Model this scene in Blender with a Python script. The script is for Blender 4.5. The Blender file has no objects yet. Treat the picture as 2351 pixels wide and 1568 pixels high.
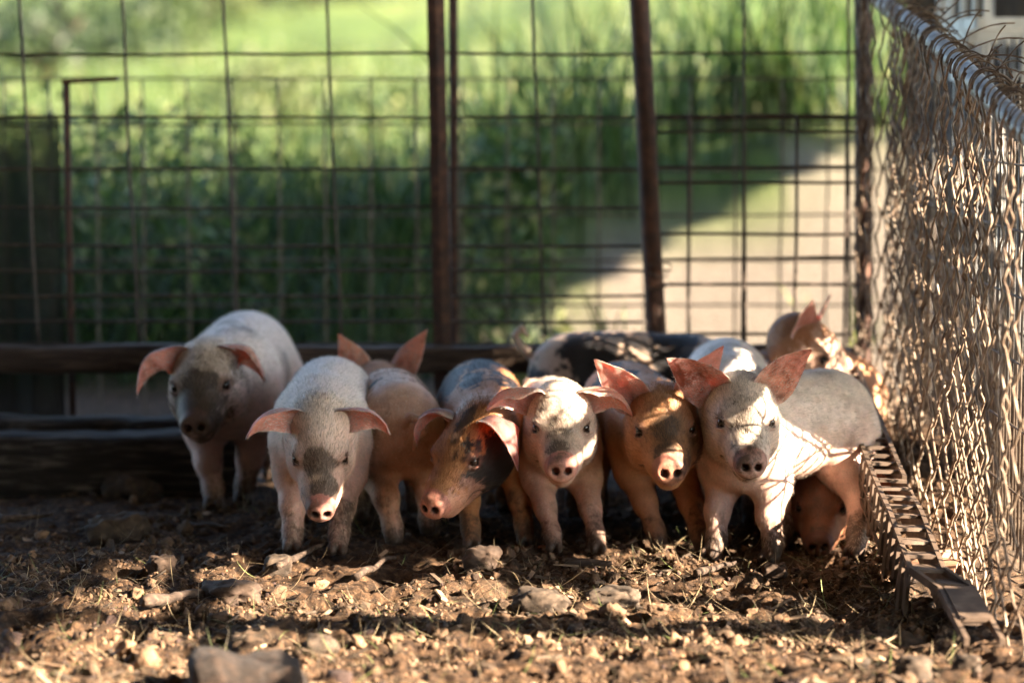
import bpy, math, random
import numpy as np
from mathutils import Vector, Matrix, Quaternion

rng = np.random.default_rng(7)
random.seed(7)
R = math.radians
A3 = lambda *v: np.array(v, float)
scene = bpy.context.scene
COL = scene.collection

# ------------------------------------------------------------------ camera
CAM_Z, PITCH, LENS = 0.76, R(6.0), 85.0
cam_d = bpy.data.cameras.new('camera'); cam = bpy.data.objects.new('camera', cam_d); COL.objects.link(cam)
cam.location = (0, 0, CAM_Z); cam.rotation_euler = (R(90) - PITCH, 0, 0)
cam_d.lens = LENS; cam_d.sensor_width = 36; cam_d.clip_start = 0.05; cam_d.clip_end = 800
cam_d.dof.use_dof = True; cam_d.dof.focus_distance = 3.74; cam_d.dof.aperture_fstop = 2.25
scene.camera = cam

# ------------------------------------------------------------------ light
SUN_EL, SUN_AZ = R(26), R(25)          # sun to the right, a little towards the camera's side
SUN = Vector((math.cos(SUN_EL) * math.cos(SUN_AZ), -math.cos(SUN_EL) * math.sin(SUN_AZ), math.sin(SUN_EL)))
world = bpy.data.worlds.new('World'); scene.world = world; world.use_nodes = True
wn = world.node_tree; wn.nodes.clear()
sky = wn.nodes.new('ShaderNodeTexSky'); sky.sky_type = 'NISHITA'; sky.sun_disc = False
sky.sun_elevation = SUN_EL; sky.sun_rotation = R(90) + SUN_AZ; sky.air_density = 1.0; sky.dust_density = 0.6
bg = wn.nodes.new('ShaderNodeBackground'); bg.inputs['Strength'].default_value = 0.075
wo = wn.nodes.new('ShaderNodeOutputWorld')
wn.links.new(sky.outputs[0], bg.inputs[0]); wn.links.new(bg.outputs[0], wo.inputs[0])
sun_d = bpy.data.lights.new('sun', 'SUN'); sun_d.energy = 5.0; sun_d.angle = R(0.55); sun_d.color = (1.0, 0.83, 0.62)
sun = bpy.data.objects.new('sun', sun_d); COL.objects.link(sun); sun.rotation_euler = SUN.to_track_quat('Z', 'Y').to_euler()
sun.location = SUN * 20
scene.view_settings.view_transform = 'Standard'; scene.view_settings.look = 'None'
scene.view_settings.gamma = 1.0; scene.view_settings.use_curve_mapping = False
scene.view_settings.exposure = 3.4
scene.render.engine = 'CYCLES'
cy = scene.cycles
cy.use_denoising = True; cy.denoiser = 'OPENIMAGEDENOISE'; cy.max_bounces = 7; cy.diffuse_bounces = 4
cy.transparent_max_bounces = 8; cy.sample_clamp_indirect = 6.0; cy.caustics_reflective = False; cy.caustics_refractive = False

# ------------------------------------------------------------------ pixel helpers (photo shown at 2351 x 1568)
FPX = LENS / 36 * 2351
CP, SP = math.cos(PITCH), math.sin(PITCH)
def ray(u, v):
    X = (u - 1175.5) / FPX; Y = (784 - v) / FPX
    return np.array([X, CP + Y * SP, -SP + Y * CP])
def at(u, v, d):                      # point on that ray at depth y = d
    r = ray(u, v); return np.array([0, 0, CAM_Z]) + r * (d / r[1])
def on_ground(u, v, z=0.0):
    r = ray(u, v); return np.array([0, 0, CAM_Z]) + r * ((z - CAM_Z) / r[2])

# ------------------------------------------------------------------ noise
def _hash(i, j, k, seed):
    h = (i * 374761393 + j * 668265263 + k * 2147483647 + seed * 974711) & 0xFFFFFFFF
    h = ((h ^ (h >> 13)) * 1274126177) & 0xFFFFFFFF
    h = h ^ (h >> 16)
    return (h & 0xFFFF) / 65535.0
def vnoise(p, seed=0):
    p = np.asarray(p, float); f = np.floor(p).astype(np.int64); t = p - f; t = t * t * (3 - 2 * t)
    r = 0
    for a in (0, 1):
        for b in (0, 1):
            for c in (0, 1):
                w = (t[..., 0] if a else 1 - t[..., 0]) * (t[..., 1] if b else 1 - t[..., 1]) * (t[..., 2] if c else 1 - t[..., 2])
                r = r + w * _hash(f[..., 0] + a, f[..., 1] + b, f[..., 2] + c, seed)
    return r * 2 - 1
def fbm(p, o=4, seed=0):
    r = 0; a = 1.0; q = np.asarray(p, float)
    for i in range(o):
        r = r + a * vnoise(q, seed + i); q = q * 2.03 + 7.1; a *= 0.5
    return r
def sstep(a, b, x):
    t = np.clip((x - a) / (b - a), 0, 1); return t * t * (3 - 2 * t)

# ------------------------------------------------------------------ mesh + object helpers
def mesh_from(name, V, F, smooth=True):
    """V (n,3); F = list of arrays, each (m,3) or (m,4)"""
    V = np.asarray(V, np.float32)
    if isinstance(F, np.ndarray): F = [F]
    me = bpy.data.meshes.new(name)
    me.vertices.add(len(V)); me.vertices.foreach_set('co', V.ravel())
    tot = np.concatenate([np.full(len(f), f.shape[1], np.int32) for f in F])
    idx = np.concatenate([np.asarray(f, np.int32).ravel() for f in F])
    me.loops.add(len(idx)); me.loops.foreach_set('vertex_index', idx)
    me.polygons.add(len(tot)); st = np.concatenate([[0], np.cumsum(tot)[:-1]]).astype(np.int32)
    me.polygons.foreach_set('loop_start', st)
    me.polygons.foreach_set('use_smooth', np.full(len(tot), smooth))
    me.update(calc_edges=True)
    return me
def set_col(me, C, name='Col'):
    C = np.asarray(C, np.float32)
    if C.shape[1] == 3: C = np.concatenate([C, np.ones((len(C), 1), np.float32)], 1)
    a = me.color_attributes.new(name, 'FLOAT_COLOR', 'POINT'); a.data.foreach_set('color', C.ravel())
def set_val(me, v, name):
    a = me.attributes.new(name, 'FLOAT', 'POINT'); a.data.foreach_set('value', np.asarray(v, np.float32))
def obj(name, me, mat=None, parent=None):
    o = bpy.data.objects.new(name, me); COL.objects.link(o)
    if mat is not None and not me.materials: me.materials.append(mat)
    if parent is not None: o.parent = parent
    return o
def tag(o, label=None, cat=None, group=None, kind=None):
    if label: o['label'] = label
    if cat: o['category'] = cat
    if group: o['group'] = group
    if kind: o['kind'] = kind
    return o
def empty(name, loc=(0, 0, 0), rz=0.0):
    o = bpy.data.objects.new(name, None); COL.objects.link(o); o.location = loc; o.rotation_euler = (0, 0, rz)
    o.empty_display_size = 0.05; return o

CUBE_V = np.array([[x, y, z] for x in (-.5, .5) for y in (-.5, .5) for z in (-.5, .5)])
CUBE_F = np.array([[0, 1, 3, 2], [4, 6, 7, 5], [0, 4, 5, 1], [2, 3, 7, 6], [0, 2, 6, 4], [1, 5, 7, 3]])
def box_mesh(name, lo, hi, bev=0.0, sub=(1, 1, 1), wob=0.0, seed=0):
    """bevelled, optionally uneven box"""
    import bmesh
    bm = bmesh.new(); bmesh.ops.create_cube(bm, size=1)
    lo = np.array(lo, float); hi = np.array(hi, float)
    for v in bm.verts: v.co = Vector(lo + (np.array(v.co) + .5) * (hi - lo))
    if bev > 0: bmesh.ops.bevel(bm, geom=list(bm.edges), offset=bev, segments=2, affect='EDGES', profile=0.5)
    for ax in range(3):
        if sub[ax] > 1:
            es = []
            for e in bm.edges:
                d = e.verts[1].co - e.verts[0].co
                if abs(d[ax]) > 0.6 * (hi - lo)[ax]: es.append(e)
            bmesh.ops.subdivide_edges(bm, edges=es, cuts=sub[ax] - 1, use_grid_fill=True)
    if wob > 0:
        P = np.array([v.co[:] for v in bm.verts])
        D = np.stack([fbm(P * 14, 3, seed), fbm(P * 14 + 31, 3, seed + 5), fbm(P * 14 + 67, 3, seed + 9)], 1) * wob
        for v, d in zip(bm.verts, D): v.co += Vector(d)
    me = bpy.data.meshes.new(name); bm.to_mesh(me); bm.free()
    for p in me.polygons: p.use_smooth = bev > 0 and wob > 0
    return me
def tube_arrays(P, rad, n=6, cap=True):
    """tube along the polyline P; rad scalar or per point"""
    P = np.asarray(P, float); m = len(P); rad = np.broadcast_to(np.asarray(rad, float), (m,))
    T = np.gradient(P, axis=0); T /= np.linalg.norm(T, axis=1)[:, None] + 1e-12
    up = np.array([0, 0, 1.0]) if abs(T[0, 2]) < .9 else np.array([1.0, 0, 0])
    A = np.zeros_like(P); a = np.cross(T[0], up); a /= np.linalg.norm(a)
    for i in range(m):
        a = a - T[i] * a.dot(T[i]); a /= np.linalg.norm(a) + 1e-12; A[i] = a
    B = np.cross(T, A)
    th = np.arange(n) / n * 2 * math.pi
    V = P[:, None] + rad[:, None, None] * (A[:, None] * np.cos(th)[None, :, None] + B[:, None] * np.sin(th)[None, :, None])
    V = V.reshape(-1, 3); i = np.arange(m - 1)[:, None] * n; j = np.arange(n)[None]; j2 = (j + 1) % n
    F = np.stack([i + j, i + j2, i + n + j2, i + n + j], -1).reshape(-1, 4)
    Fs = [F]
    if cap:
        V = np.concatenate([V, P[:1], P[-1:]]); c0, c1 = m * n, m * n + 1; jj = np.arange(n)
        Fs.append(np.concatenate([np.stack([jj * 0 + c0, (jj + 1) % n, jj], 1),
                                  np.stack([jj * 0 + c1, (m - 1) * n + jj, (m - 1) * n + (jj + 1) % n], 1)]))
    return V, Fs
def tube(name, P, rad, mat, parent=None, n=6):
    V, F = tube_arrays(P, rad, n); return obj(name, mesh_from(name, V, F), mat, parent)
def spread(V, F, M, T):
    """copies of (V,F) with 3x3 matrices M (k,3,3) and offsets T (k,3) as one mesh"""
    k = len(T); n = len(V)
    VV = np.einsum('kij,nj->kni', M, V) + T[:, None]
    FF = F[None] + (np.arange(k) * n)[:, None, None]
    return VV.reshape(-1, 3), FF.reshape(-1, F.shape[1])
def rand_rot(k, tilt=math.pi):
    a = rng.uniform(0, 2 * math.pi, k); b = rng.uniform(-tilt, tilt, k); c = rng.uniform(-tilt, tilt, k)
    def rm(ax, t):
        M = np.zeros((k, 3, 3)); i, j = [(1, 2), (2, 0), (0, 1)][ax]; M[:, ax, ax] = 1
        M[:, i, i] = np.cos(t); M[:, j, j] = np.cos(t); M[:, i, j] = -np.sin(t); M[:, j, i] = np.sin(t); return M
    return rm(2, a) @ rm(1, b) @ rm(0, c)
def ico(sub):
    import bmesh
    bm = bmesh.new(); bmesh.ops.create_icosphere(bm, subdivisions=sub, radius=1)
    V = np.array([v.co[:] for v in bm.verts]); F = np.array([[v.index for v in f.verts] for f in bm.faces]); bm.free(); return V, F
ICO1, ICO2, ICO3 = ico(1), ico(2), ico(4)
def blades(P, az, L, bend, w, n=6, lean=None):
    """curved tapered grass blades; returns V, F(quads)"""
    k = len(P); s = np.linspace(0, 1, n + 1)[None, :]
    lean = np.zeros(k) if lean is None else lean
    th = lean[:, None] + bend[:, None] * s
    ds = L[:, None] / n
    hx = np.concatenate([np.zeros((k, 1)), np.cumsum(np.sin(th[:, :-1]) * ds, 1)], 1)
    hz = np.concatenate([np.zeros((k, 1)), np.cumsum(np.cos(th[:, :-1]) * ds, 1)], 1)
    d = np.stack([np.cos(az), np.sin(az), np.zeros(k)], 1); sd = np.stack([-np.sin(az), np.cos(az), np.zeros(k)], 1)
    tw = rng.uniform(-.8, .8, k); sd = sd * np.cos(tw)[:, None] + d * np.sin(tw)[:, None]
    C = P[:, None] + d[:, None] * hx[..., None] + np.array([0, 0, 1.0]) * hz[..., None]
    ww = w[:, None] * np.clip(np.minimum(1, .55 + s * 2) * (1 - s ** 2.2), 0.03, 1)
    A = C - sd[:, None] * ww[..., None] * .5; B = C + sd[:, None] * ww[..., None] * .5
    V = np.stack([A, B], 2).reshape(-1, 3)
    b = (np.arange(k) * (n + 1) * 2)[:, None]; i = np.arange(n)[None] * 2
    F = np.stack([b + i, b + i + 1, b + i + 3, b + i + 2], -1).reshape(-1, 4)
    return V, F

# ------------------------------------------------------------------ materials
def new_mat(name):
    m = bpy.data.materials.new(name); m.use_nodes = True; nt = m.node_tree
    b = nt.nodes['Principled BSDF']; return m, nt, b
def nd(nt, t, **kw):
    n = nt.nodes.new(t)
    for k, v in kw.items(): setattr(n, k, v)
    return n
def noise(nt, scale, detail=5, rough=.55, coord='Object', stretch=None):
    tc = nd(nt, 'ShaderNodeTexCoord'); n = nd(nt, 'ShaderNodeTexNoise')
    n.inputs['Scale'].default_value = scale; n.inputs['Detail'].default_value = detail; n.inputs['Roughness'].default_value = rough
    if stretch:
        mp = nd(nt, 'ShaderNodeMapping'); mp.inputs['Scale'].default_value = stretch
        nt.links.new(tc.outputs[coord], mp.inputs[0]); nt.links.new(mp.outputs[0], n.inputs['Vector'])
    else: nt.links.new(tc.outputs[coord], n.inputs['Vector'])
    return n
def ramp(nt, fac, stops):
    r = nd(nt, 'ShaderNodeValToRGB'); e = r.color_ramp.elements
    while len(e) < len(stops): e.new(.5)
    for q, (p, c) in zip(e, stops): q.position = p; q.color = (*c, 1)
    nt.links.new(fac, r.inputs[0]); return r
def mixc(nt, a, b, fac, mode='MIX'):
    m = nd(nt, 'ShaderNodeMix', data_type='RGBA', blend_type=mode)
    for s, x in ((m.inputs[0], fac), (m.inputs[6], a), (m.inputs[7], b)):
        if isinstance(x, (int, float)): s.default_value = x
        elif isinstance(x, tuple): s.default_value = (*x, 1)
        else: nt.links.new(x, s)
    return m.outputs[2]
def bump(nt, b, h, strength, dist):
    bp = nd(nt, 'ShaderNodeBump'); bp.inputs['Strength'].default_value = strength; bp.inputs['Distance'].default_value = dist
    nt.links.new(h, bp.inputs['Height']); nt.links.new(bp.outputs[0], b.inputs['Normal'])
def simple_mat(name, stops, scale=20, rough=.8, bstr=.4, bdist=.003, stretch=None, metal=0, detail=6):
    m, nt, b = new_mat(name); n = noise(nt, scale, detail, stretch=stretch)
    r = ramp(nt, n.outputs[0], stops); nt.links.new(r.outputs[0], b.inputs['Base Color'])
    b.inputs['Roughness'].default_value = rough; b.inputs['Metallic'].default_value = metal
    bump(nt, b, n.outputs[0], bstr, bdist); return m
def attr_mat(name, rough=.8, vary=.25, scale=120, bstr=.5, bdist=.002, translucent=0.0, tcol=None):
    m, nt, b = new_mat(name); a = nd(nt, 'ShaderNodeAttribute', attribute_name='Col')
    n = noise(nt, scale, 5); r = ramp(nt, n.outputs[0], [(.25, (1 - vary,) * 3), (.75, (1 + vary,) * 3)])
    c = mixc(nt, a.outputs[0], r.outputs[0], 1.0, 'MULTIPLY'); nt.links.new(c, b.inputs['Base Color'])
    b.inputs['Roughness'].default_value = rough
    bump(nt, b, n.outputs[0], bstr, bdist)
    if translucent > 0:
        t = nd(nt, 'ShaderNodeBsdfTranslucent'); mx = nd(nt, 'ShaderNodeMixShader'); mx.inputs[0].default_value = translucent
        if tcol: t.inputs[0].default_value = (*tcol, 1)
        else: nt.links.new(c, t.inputs[0])
        o = nt.nodes['Material Output']
        nt.links.new(b.outputs[0], mx.inputs[1]); nt.links.new(t.outputs[0], mx.inputs[2]); nt.links.new(mx.outputs[0], o.inputs[0])
    return m

M = {}
M['rust'] = simple_mat('rusty_steel', [(.3, (.018, .008, .005)), (.55, (.055, .021, .011)), (.8, (.14, .06, .033))], 40, .75, .5, .002)
M['rod'] = simple_mat('rusty_wire', [(.3, (.018, .012, .009)), (.6, (.05, .032, .024)), (.8, (.13, .095, .075))], 60, .6, .4, .001)
M['galv'] = simple_mat('galvanised_wire', [(.3, (.04, .028, .02)), (.6, (.12, .09, .07)), (.8, (.30, .26, .22))], 50, .5, .3, .0008, metal=.25)
M['chain'] = simple_mat('weathered_chain_wire', [(.3, (.050, .028, .017)), (.5, (.15, .10, .066)), (.72, (.40, .33, .26))], 30, .75, .3, .0008, metal=0)
M['pvc'] = simple_mat('white_pipe', [(.3, (.14, .125, .115)), (.5, (.30, .29, .28)), (.8, (.46, .46, .46))], 40, .45, .15, .001)
M['wood'] = simple_mat('weathered_timber', [(.25, (.016, .009, .006)), (.5, (.045, .027, .018)), (.78, (.15, .10, .07))], 10, .85, .7, .004, stretch=(1, 14, 14))
M['log'] = simple_mat('grey_sleeper_timber', [(.25, (.006, .0045, .004)), (.5, (.018, .0135, .0115)), (.68, (.12, .10, .09))], 9, .85, .8, .006, stretch=(1, 12, 12))
M['stone'] = simple_mat('dusty_stone', [(.25, (.018, .012, .008)), (.5, (.05, .033, .022)), (.8, (.14, .098, .07))], 60, .9, .6, .004)
M['brick_shade'] = simple_mat('shade_dark_brick', [(.25, (.008, .005, .004)), (.5, (.018, .011, .008)), (.8, (.06, .035, .024))], 70, .95, .9, .006)  # brick colour darkened to carry the shade lying on it
M['brick'] = simple_mat('earth_brick', [(.25, (.022, .013, .009)), (.5, (.05, .03, .02)), (.8, (.12, .075, .052))], 60, .9, .6, .003)
M['clay'] = simple_mat('clay_tile', [(.25, (.20, .10, .06)), (.6, (.34, .19, .12)), (.85, (.42, .29, .21))], 30, .8, .4, .002)
M['lattice'] = simple_mat('weathered_plastic_lattice', [(.25, (.03, .019, .013)), (.55, (.10, .066, .046)), (.85, (.25, .19, .145))], 24, .65, .4, .002)
M['crate'] = simple_mat('white_plastic_crate', [(.25, (.33, .34, .34)), (.55, (.55, .56, .56)), (.85, (.66, .66, .65))], 12, .5, .2, .001)
M['sheet'] = simple_mat('stained_metal_sheet', [(.25, (.012, .010, .009)), (.5, (.035, .026, .02)), (.8, (.10, .078, .06))], 5, .7, .3, .002, stretch=(6, 6, 1))
M['roof'] = simple_mat('corrugated_roof_metal', [(.3, (.16, .12, .10)), (.7, (.30, .27, .25))], 3, .6, .2, .002)
M['shed'] = simple_mat('dark_shed_boards', [(.3, (.10, .075, .055)), (.7, (.20, .155, .115))], 6, .9, .4, .003, stretch=(1, 1, 8))
M['chip'] = attr_mat('wood_chip', .85, .3, 60, .5, .002)
M['straw'] = attr_mat('dry_straw', .7, .2, 60, .1, .0005)
M['clod'] = attr_mat('soil_clod', .95, .35, 130, .9, .004)
M['leaf'] = attr_mat('grass_blade', .55, .25, 8, .0, .001, translucent=.45)
M['eye'], _nt, _b = new_mat('piglet_eye'); _b.inputs['Base Color'].default_value = (.012, .008, .007, 1); _b.inputs['Roughness'].default_value = .08

def cloth_mat():
    m, nt, b = new_mat('shade_cloth')
    b.inputs['Base Color'].default_value = (.012, .017, .016, 1); b.inputs['Roughness'].default_value = .9
    tc = nd(nt, 'ShaderNodeTexCoord')
    w1 = nd(nt, 'ShaderNodeTexWave', wave_type='BANDS', bands_direction='X'); w1.inputs['Scale'].default_value = 160
    w2 = nd(nt, 'ShaderNodeTexWave', wave_type='BANDS', bands_direction='Z'); w2.inputs['Scale'].default_value = 160
    mx = nd(nt, 'ShaderNodeMath', operation='MAXIMUM'); gt = nd(nt, 'ShaderNodeMath', operation='GREATER_THAN'); gt.inputs[1].default_value = .45
    for w in (w1, w2): nt.links.new(tc.outputs['Object'], w.inputs[0])
    nt.links.new(w1.outputs[1], mx.inputs[0]); nt.links.new(w2.outputs[1], mx.inputs[1]); nt.links.new(mx.outputs[0], gt.inputs[0])
    nt.links.new(gt.outputs[0], b.inputs['Alpha']); return m
M['cloth'] = cloth_mat()

def soil_mat():
    m, nt, b = new_mat('pen_soil_and_field')
    a = nd(nt, 'ShaderNodeAttribute', attribute_name='GrassShade'); dry = nd(nt, 'ShaderNodeAttribute', attribute_name='Dry')
    n1 = noise(nt, 9, 6); n2 = noise(nt, 70, 6, .65); n3 = noise(nt, 420, 4, .7)
    c1 = ramp(nt, n2.outputs[0], [(.3, (.016, .010, .007)), (.48, (.060, .035, .021)), (.62, (.15, .086, .048)), (.76, (.30, .195, .12))])
    c2 = ramp(nt, n3.outputs[0], [(.3, (.55, .5, .46)), (.6, (1, 1, 1)), (.8, (1.5, 1.45, 1.4))])
    c = mixc(nt, c1.outputs[0], c2.outputs[0], .8, 'MULTIPLY')
    cd = ramp(nt, n2.outputs[0], [(.3, (.095, .078, .062)), (.7, (.165, .140, .115))])
    c = mixc(nt, c, cd.outputs[0], dry.outputs[2])
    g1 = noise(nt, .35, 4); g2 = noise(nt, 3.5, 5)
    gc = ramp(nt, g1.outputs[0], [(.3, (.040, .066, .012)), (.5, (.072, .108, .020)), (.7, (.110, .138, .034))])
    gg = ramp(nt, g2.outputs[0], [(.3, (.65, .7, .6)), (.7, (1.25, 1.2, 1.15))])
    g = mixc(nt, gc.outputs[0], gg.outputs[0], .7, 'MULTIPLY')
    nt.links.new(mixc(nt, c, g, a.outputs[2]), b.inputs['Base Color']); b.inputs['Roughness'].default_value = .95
    b.inputs['Specular IOR Level'].default_value = .25
    ad = nd(nt, 'ShaderNodeMath', operation='ADD'); nt.links.new(n2.outputs[0], ad.inputs[0]); nt.links.new(n3.outputs[0], ad.inputs[1])
    bump(nt, b, ad.outputs[0], .8, .006); return m
M['soil'] = soil_mat()

def skin_mat():
    m, nt, b = new_mat('piglet_skin')
    a = nd(nt, 'ShaderNodeAttribute', attribute_name='Col'); e = nd(nt, 'ShaderNodeAttribute', attribute_name='Ear')
    n = noise(nt, 55, 5, .6); n2 = noise(nt, 420, 3, .6)
    r = ramp(nt, n.outputs[0], [(.3, (.86, .83, .82)), (.7, (1.12, 1.10, 1.09))])
    r2 = ramp(nt, n2.outputs[0], [(.3, (.85, .84, .83)), (.7, (1.14, 1.14, 1.14))])
    c = mixc(nt, a.outputs[0], r.outputs[0], 1.0, 'MULTIPLY'); c = mixc(nt, c, r2.outputs[0], 1.0, 'MULTIPLY')
    dt = nd(nt, 'ShaderNodeAttribute', attribute_name='Dirt'); n4 = noise(nt, 95, 8, .72)
    ad = nd(nt, 'ShaderNodeMath', operation='ADD'); nt.links.new(dt.outputs[2], ad.inputs[0]); nt.links.new(n4.outputs[0], ad.inputs[1])
    mr = nd(nt, 'ShaderNodeMapRange'); mr.inputs[1].default_value = .86; mr.inputs[2].default_value = 1.10; mr.inputs[4].default_value = .85; nt.links.new(ad.outputs[0], mr.inputs[0])
    c = mixc(nt, c, (.055, .036, .026), mr.outputs[0])
    nt.links.new(c, b.inputs['Base Color'])
    b.inputs['Roughness'].default_value = .58; b.inputs['Specular IOR Level'].default_value = .35
    b.inputs['Subsurface Weight'].default_value = .22; b.inputs['Subsurface Radius'].default_value = (1.0, .35, .2); b.inputs['Subsurface Scale'].default_value = .008
    bump(nt, b, n2.outputs[0], .35, .0015)
    t = nd(nt, 'ShaderNodeBsdfTranslucent'); t.inputs[0].default_value = (.95, .22, .10, 1)
    f = nd(nt, 'ShaderNodeMath', operation='MULTIPLY'); f.inputs[1].default_value = .40; nt.links.new(e.outputs[2], f.inputs[0])
    mx = nd(nt, 'ShaderNodeMixShader'); nt.links.new(f.outputs[0], mx.inputs[0])
    nt.links.new(b.outputs[0], mx.inputs[1]); nt.links.new(t.outputs[0], mx.inputs[2]); nt.links.new(mx.outputs[0], nt.nodes['Material Output'].inputs[0])
    return m
M['skin'] = skin_mat()
M['hair'] = attr_mat('piglet_bristle', .45, .15, 200, 0, .0005, translucent=.3)

# ------------------------------------------------------------------ ground: one sheet from the pen to the horizon
def ground_h(x, y, fine=True):
    x = np.asarray(x, float); y = np.asarray(y, float)
    p = np.stack([x, y, np.zeros_like(x)], -1)
    pen = 1 - sstep(4.9, 5.6, y)
    h = .006 * fbm(p * 3.0, 2, 3) * pen
    if fine:
        near = pen * sstep(4.6, 3.6, y) * .6 + pen * .4
        h = h + near * (.011 * np.abs(fbm(p * 11, 4, 11)) + .010 * np.maximum(0, fbm(p * 28, 3, 21)) ** 1.2 + .006 * fbm(p * 60, 3, 31) - .014 * sstep(.30, .60, vnoise(p * 17, 43)) + .004 * np.maximum(0, vnoise(p * 95, 37)) - .010)
        h = h - .004
    # soil heaped along the wall towards the far corner
    h = h + .13 * sstep(.5, .72, x) * sstep(3.55, 4.5, y) * pen
    h = h + .05 * sstep(4.45, 4.62, y) * (1 - sstep(4.9, 5.2, y)) * sstep(-.75, -.95, x) * 0
    # bank behind the pen
    bt = .30 + .36 * sstep(-.9, 1.0, x)
    bank = sstep(5.95, 7.5, y + .12 * fbm(p * 1.7, 2, 41))
    h = h + bt * bank + .035 * fbm(p * 5, 4, 51) * bank
    # hillside
    h = h + np.maximum(0, y - 9) * .066 + .35 * fbm(p * .09, 2, 61) * sstep(9, 25, y)
    return h
def axis(lo, hi, step, out):
    mid = np.arange(lo, hi + 1e-6, step); g = []; s = step; v = hi
    while v < out: s *= 1.22; v += s; g.append(v)
    g2 = []; s = step; v = lo
    while v > -out: s *= 1.22; v -= s; g2.append(v)
    return np.concatenate([g2[::-1], mid, g])
gx = axis(-.95, .80, .0048, 260); gy = axis(2.85, 4.55, .0048, 320); gy = gy[gy > -60]
GX, GY = np.meshgrid(gx, gy); GZ = ground_h(GX, GY)
gv = np.stack([GX, GY, GZ], -1).reshape(-1, 3); nxg = len(gx); ig = np.arange(len(gy) - 1)[:, None] * nxg; jg = np.arange(nxg - 1)[None]
gf = np.stack([ig + jg, ig + jg + 1, ig + nxg + jg + 1, ig + nxg + jg], -1).reshape(-1, 4)
gm = mesh_from('ground', gv, gf)
grass = sstep(7.0, 8.2, gv[:, 1] + .5 * fbm(gv * 1.3, 2, 71))
grass = np.maximum(grass, sstep(6.1, 6.7, gv[:, 1]) * sstep(-.1, -.7, gv[:, 0]) * .8)
grass = np.maximum(grass, sstep(2.5, 4, np.abs(gv[:, 0])))
bk = sstep(6.0, 6.4, gv[:, 1]); grass = np.maximum(grass, bk * sstep(-.03, .05, gv[:, 2] - .52 * (gv[:, 0] + .30 - .12 * (gv[:, 1] - 6.4)) + .05 * fbm(gv * 6, 3, 77)))  # grass edged along the roof's shadow line, putting shade into the bank's colour
set_val(gm, np.clip(grass, 0, 1), 'GrassShade')
set_val(gm, np.clip(sstep(4.9, 5.6, gv[:, 1]) * sstep(-.45, -.1, gv[:, 0]) + .55 * sstep(.75, .9, gv[:, 0]) + .30 * np.clip(fbm(gv * 5, 3, 81) - .25, 0, 1), 0, 1), 'Dry')
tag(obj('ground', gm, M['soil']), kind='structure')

# ------------------------------------------------------------------ shelter that shades the pen (above and behind the camera)
def shelter():
    H = 2.3; k = H / math.tan(SUN_EL); sx, sy = k * math.cos(SUN_AZ), k * math.sin(SUN_AZ)
    ex = lambda d: -.13 - (7.3 - d) * .13            # where the edge's shadow falls on the ground at depth d
    d0, d1 = -1.0, 8.0
    A = (ex(d0) + sx, d0 - sy); B = (ex(d1) + sx, d1 - sy)
    n = 160; V = []
    for i in range(n + 1):
        t = i / n; zz = H + .018 * math.sin(i * math.pi * .5)
        y = A[1] + (B[1] - A[1]) * t; xe = A[0] + (B[0] - A[0]) * t
        V += [(-3.0, y, zz), (xe, y, zz), (-3.0, y, zz + .012), (xe, y, zz + .012)]
    V = np.array(V); i = np.arange(n) * 4
    F = np.concatenate([np.stack([i, i + 1, i + 5, i + 4], 1), np.stack([i + 2, i + 6, i + 7, i + 3], 1), np.stack([i + 1, i + 3, i + 7, i + 5], 1)])
    r = obj('shelter_roof', mesh_from('shelter_roof', V, F), M['roof'])
    tag(r, 'corrugated metal roof sheltering the pen overhead', 'roof')
    w = obj('shed_wall', box_mesh('shed_wall', (-3.2, -3.2, -.1), (2.6, -3.05, 2.3)), M['shed']); tag(w, 'dark boarded shed wall behind the pen', 'wall')
    w = obj('shed_side_wall', box_mesh('shed_side_wall', (-3.2, -3.04, -.1), (-3.02, 4.4, 2.28)), M['shed']); tag(w, 'dark boarded side wall of the shed', 'wall')
shelter()

# ------------------------------------------------------------------ fences
def rods(parent, name, lines, rad, mat, wob=.0025):
    for (a, b) in lines:
        a = np.array(a, float); b = np.array(b, float); n = 18
        P = a + (b - a) * np.linspace(0, 1, n)[:, None]
        q = rng.uniform(0, 50); W = np.stack([fbm(P * 5 + q, 2, 1), .5 * fbm(P * 5 + q + 9, 2, 2), fbm(P * 5 + q + 17, 2, 3)], 1) * wob
        tube(name, P + W, rad, mat, parent, 6)
def panel(name, label, d, xs, zs, z0, z1, rad, mat, x0=None, x1=None, tilt=0.0, cat='fence'):
    f = empty(name, (0, d, 0)); tag(f, label, cat)
    x0 = xs[0] - .01 if x0 is None else x0; x1 = xs[-1] + .01 if x1 is None else x1
    rods(f, 'horizontal_wire', [((x0, 0, z), (x1, 0, z)) for z in zs], rad, mat)
    rods(f, 'vertical_wire', [((x - tilt * (z1 - .3), -.006, z1), (x + tilt * .2, -.006, z0)) for x in xs], rad, mat)
    return f
D1 = 4.82
zf = lambda v, d=D1: at(0, v, d)[2]
xf = lambda u, d=D1: at(u, 500, d)[0]
hv = [-22, 125, 270, 388, 477, 565, 622, 680, 740, 790]
f1 = panel('wire_panel_fence', 'rusty wire panel fence with rows narrowing downward behind the piglets', D1,
           [xf(u) for u in (-158, 77, 310, 540, 775, 1012, 1244)], [zf(v) for v in hv], zf(795), 1.03, .0033, M['rod'], x1=xf(1492), tilt=.03)
f1b = panel('upper_wire_panel', 'rusty wire panel of wide openings between leaning post and corner post', D1 - .004,
            [xf(u) for u in (1710, 1948)], [zf(v) for v in (-22, 122, 268, 384)], zf(790), 1.03, .0032, M['rod'], x0=xf(1470), x1=xf(1985), tilt=.012)
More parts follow.
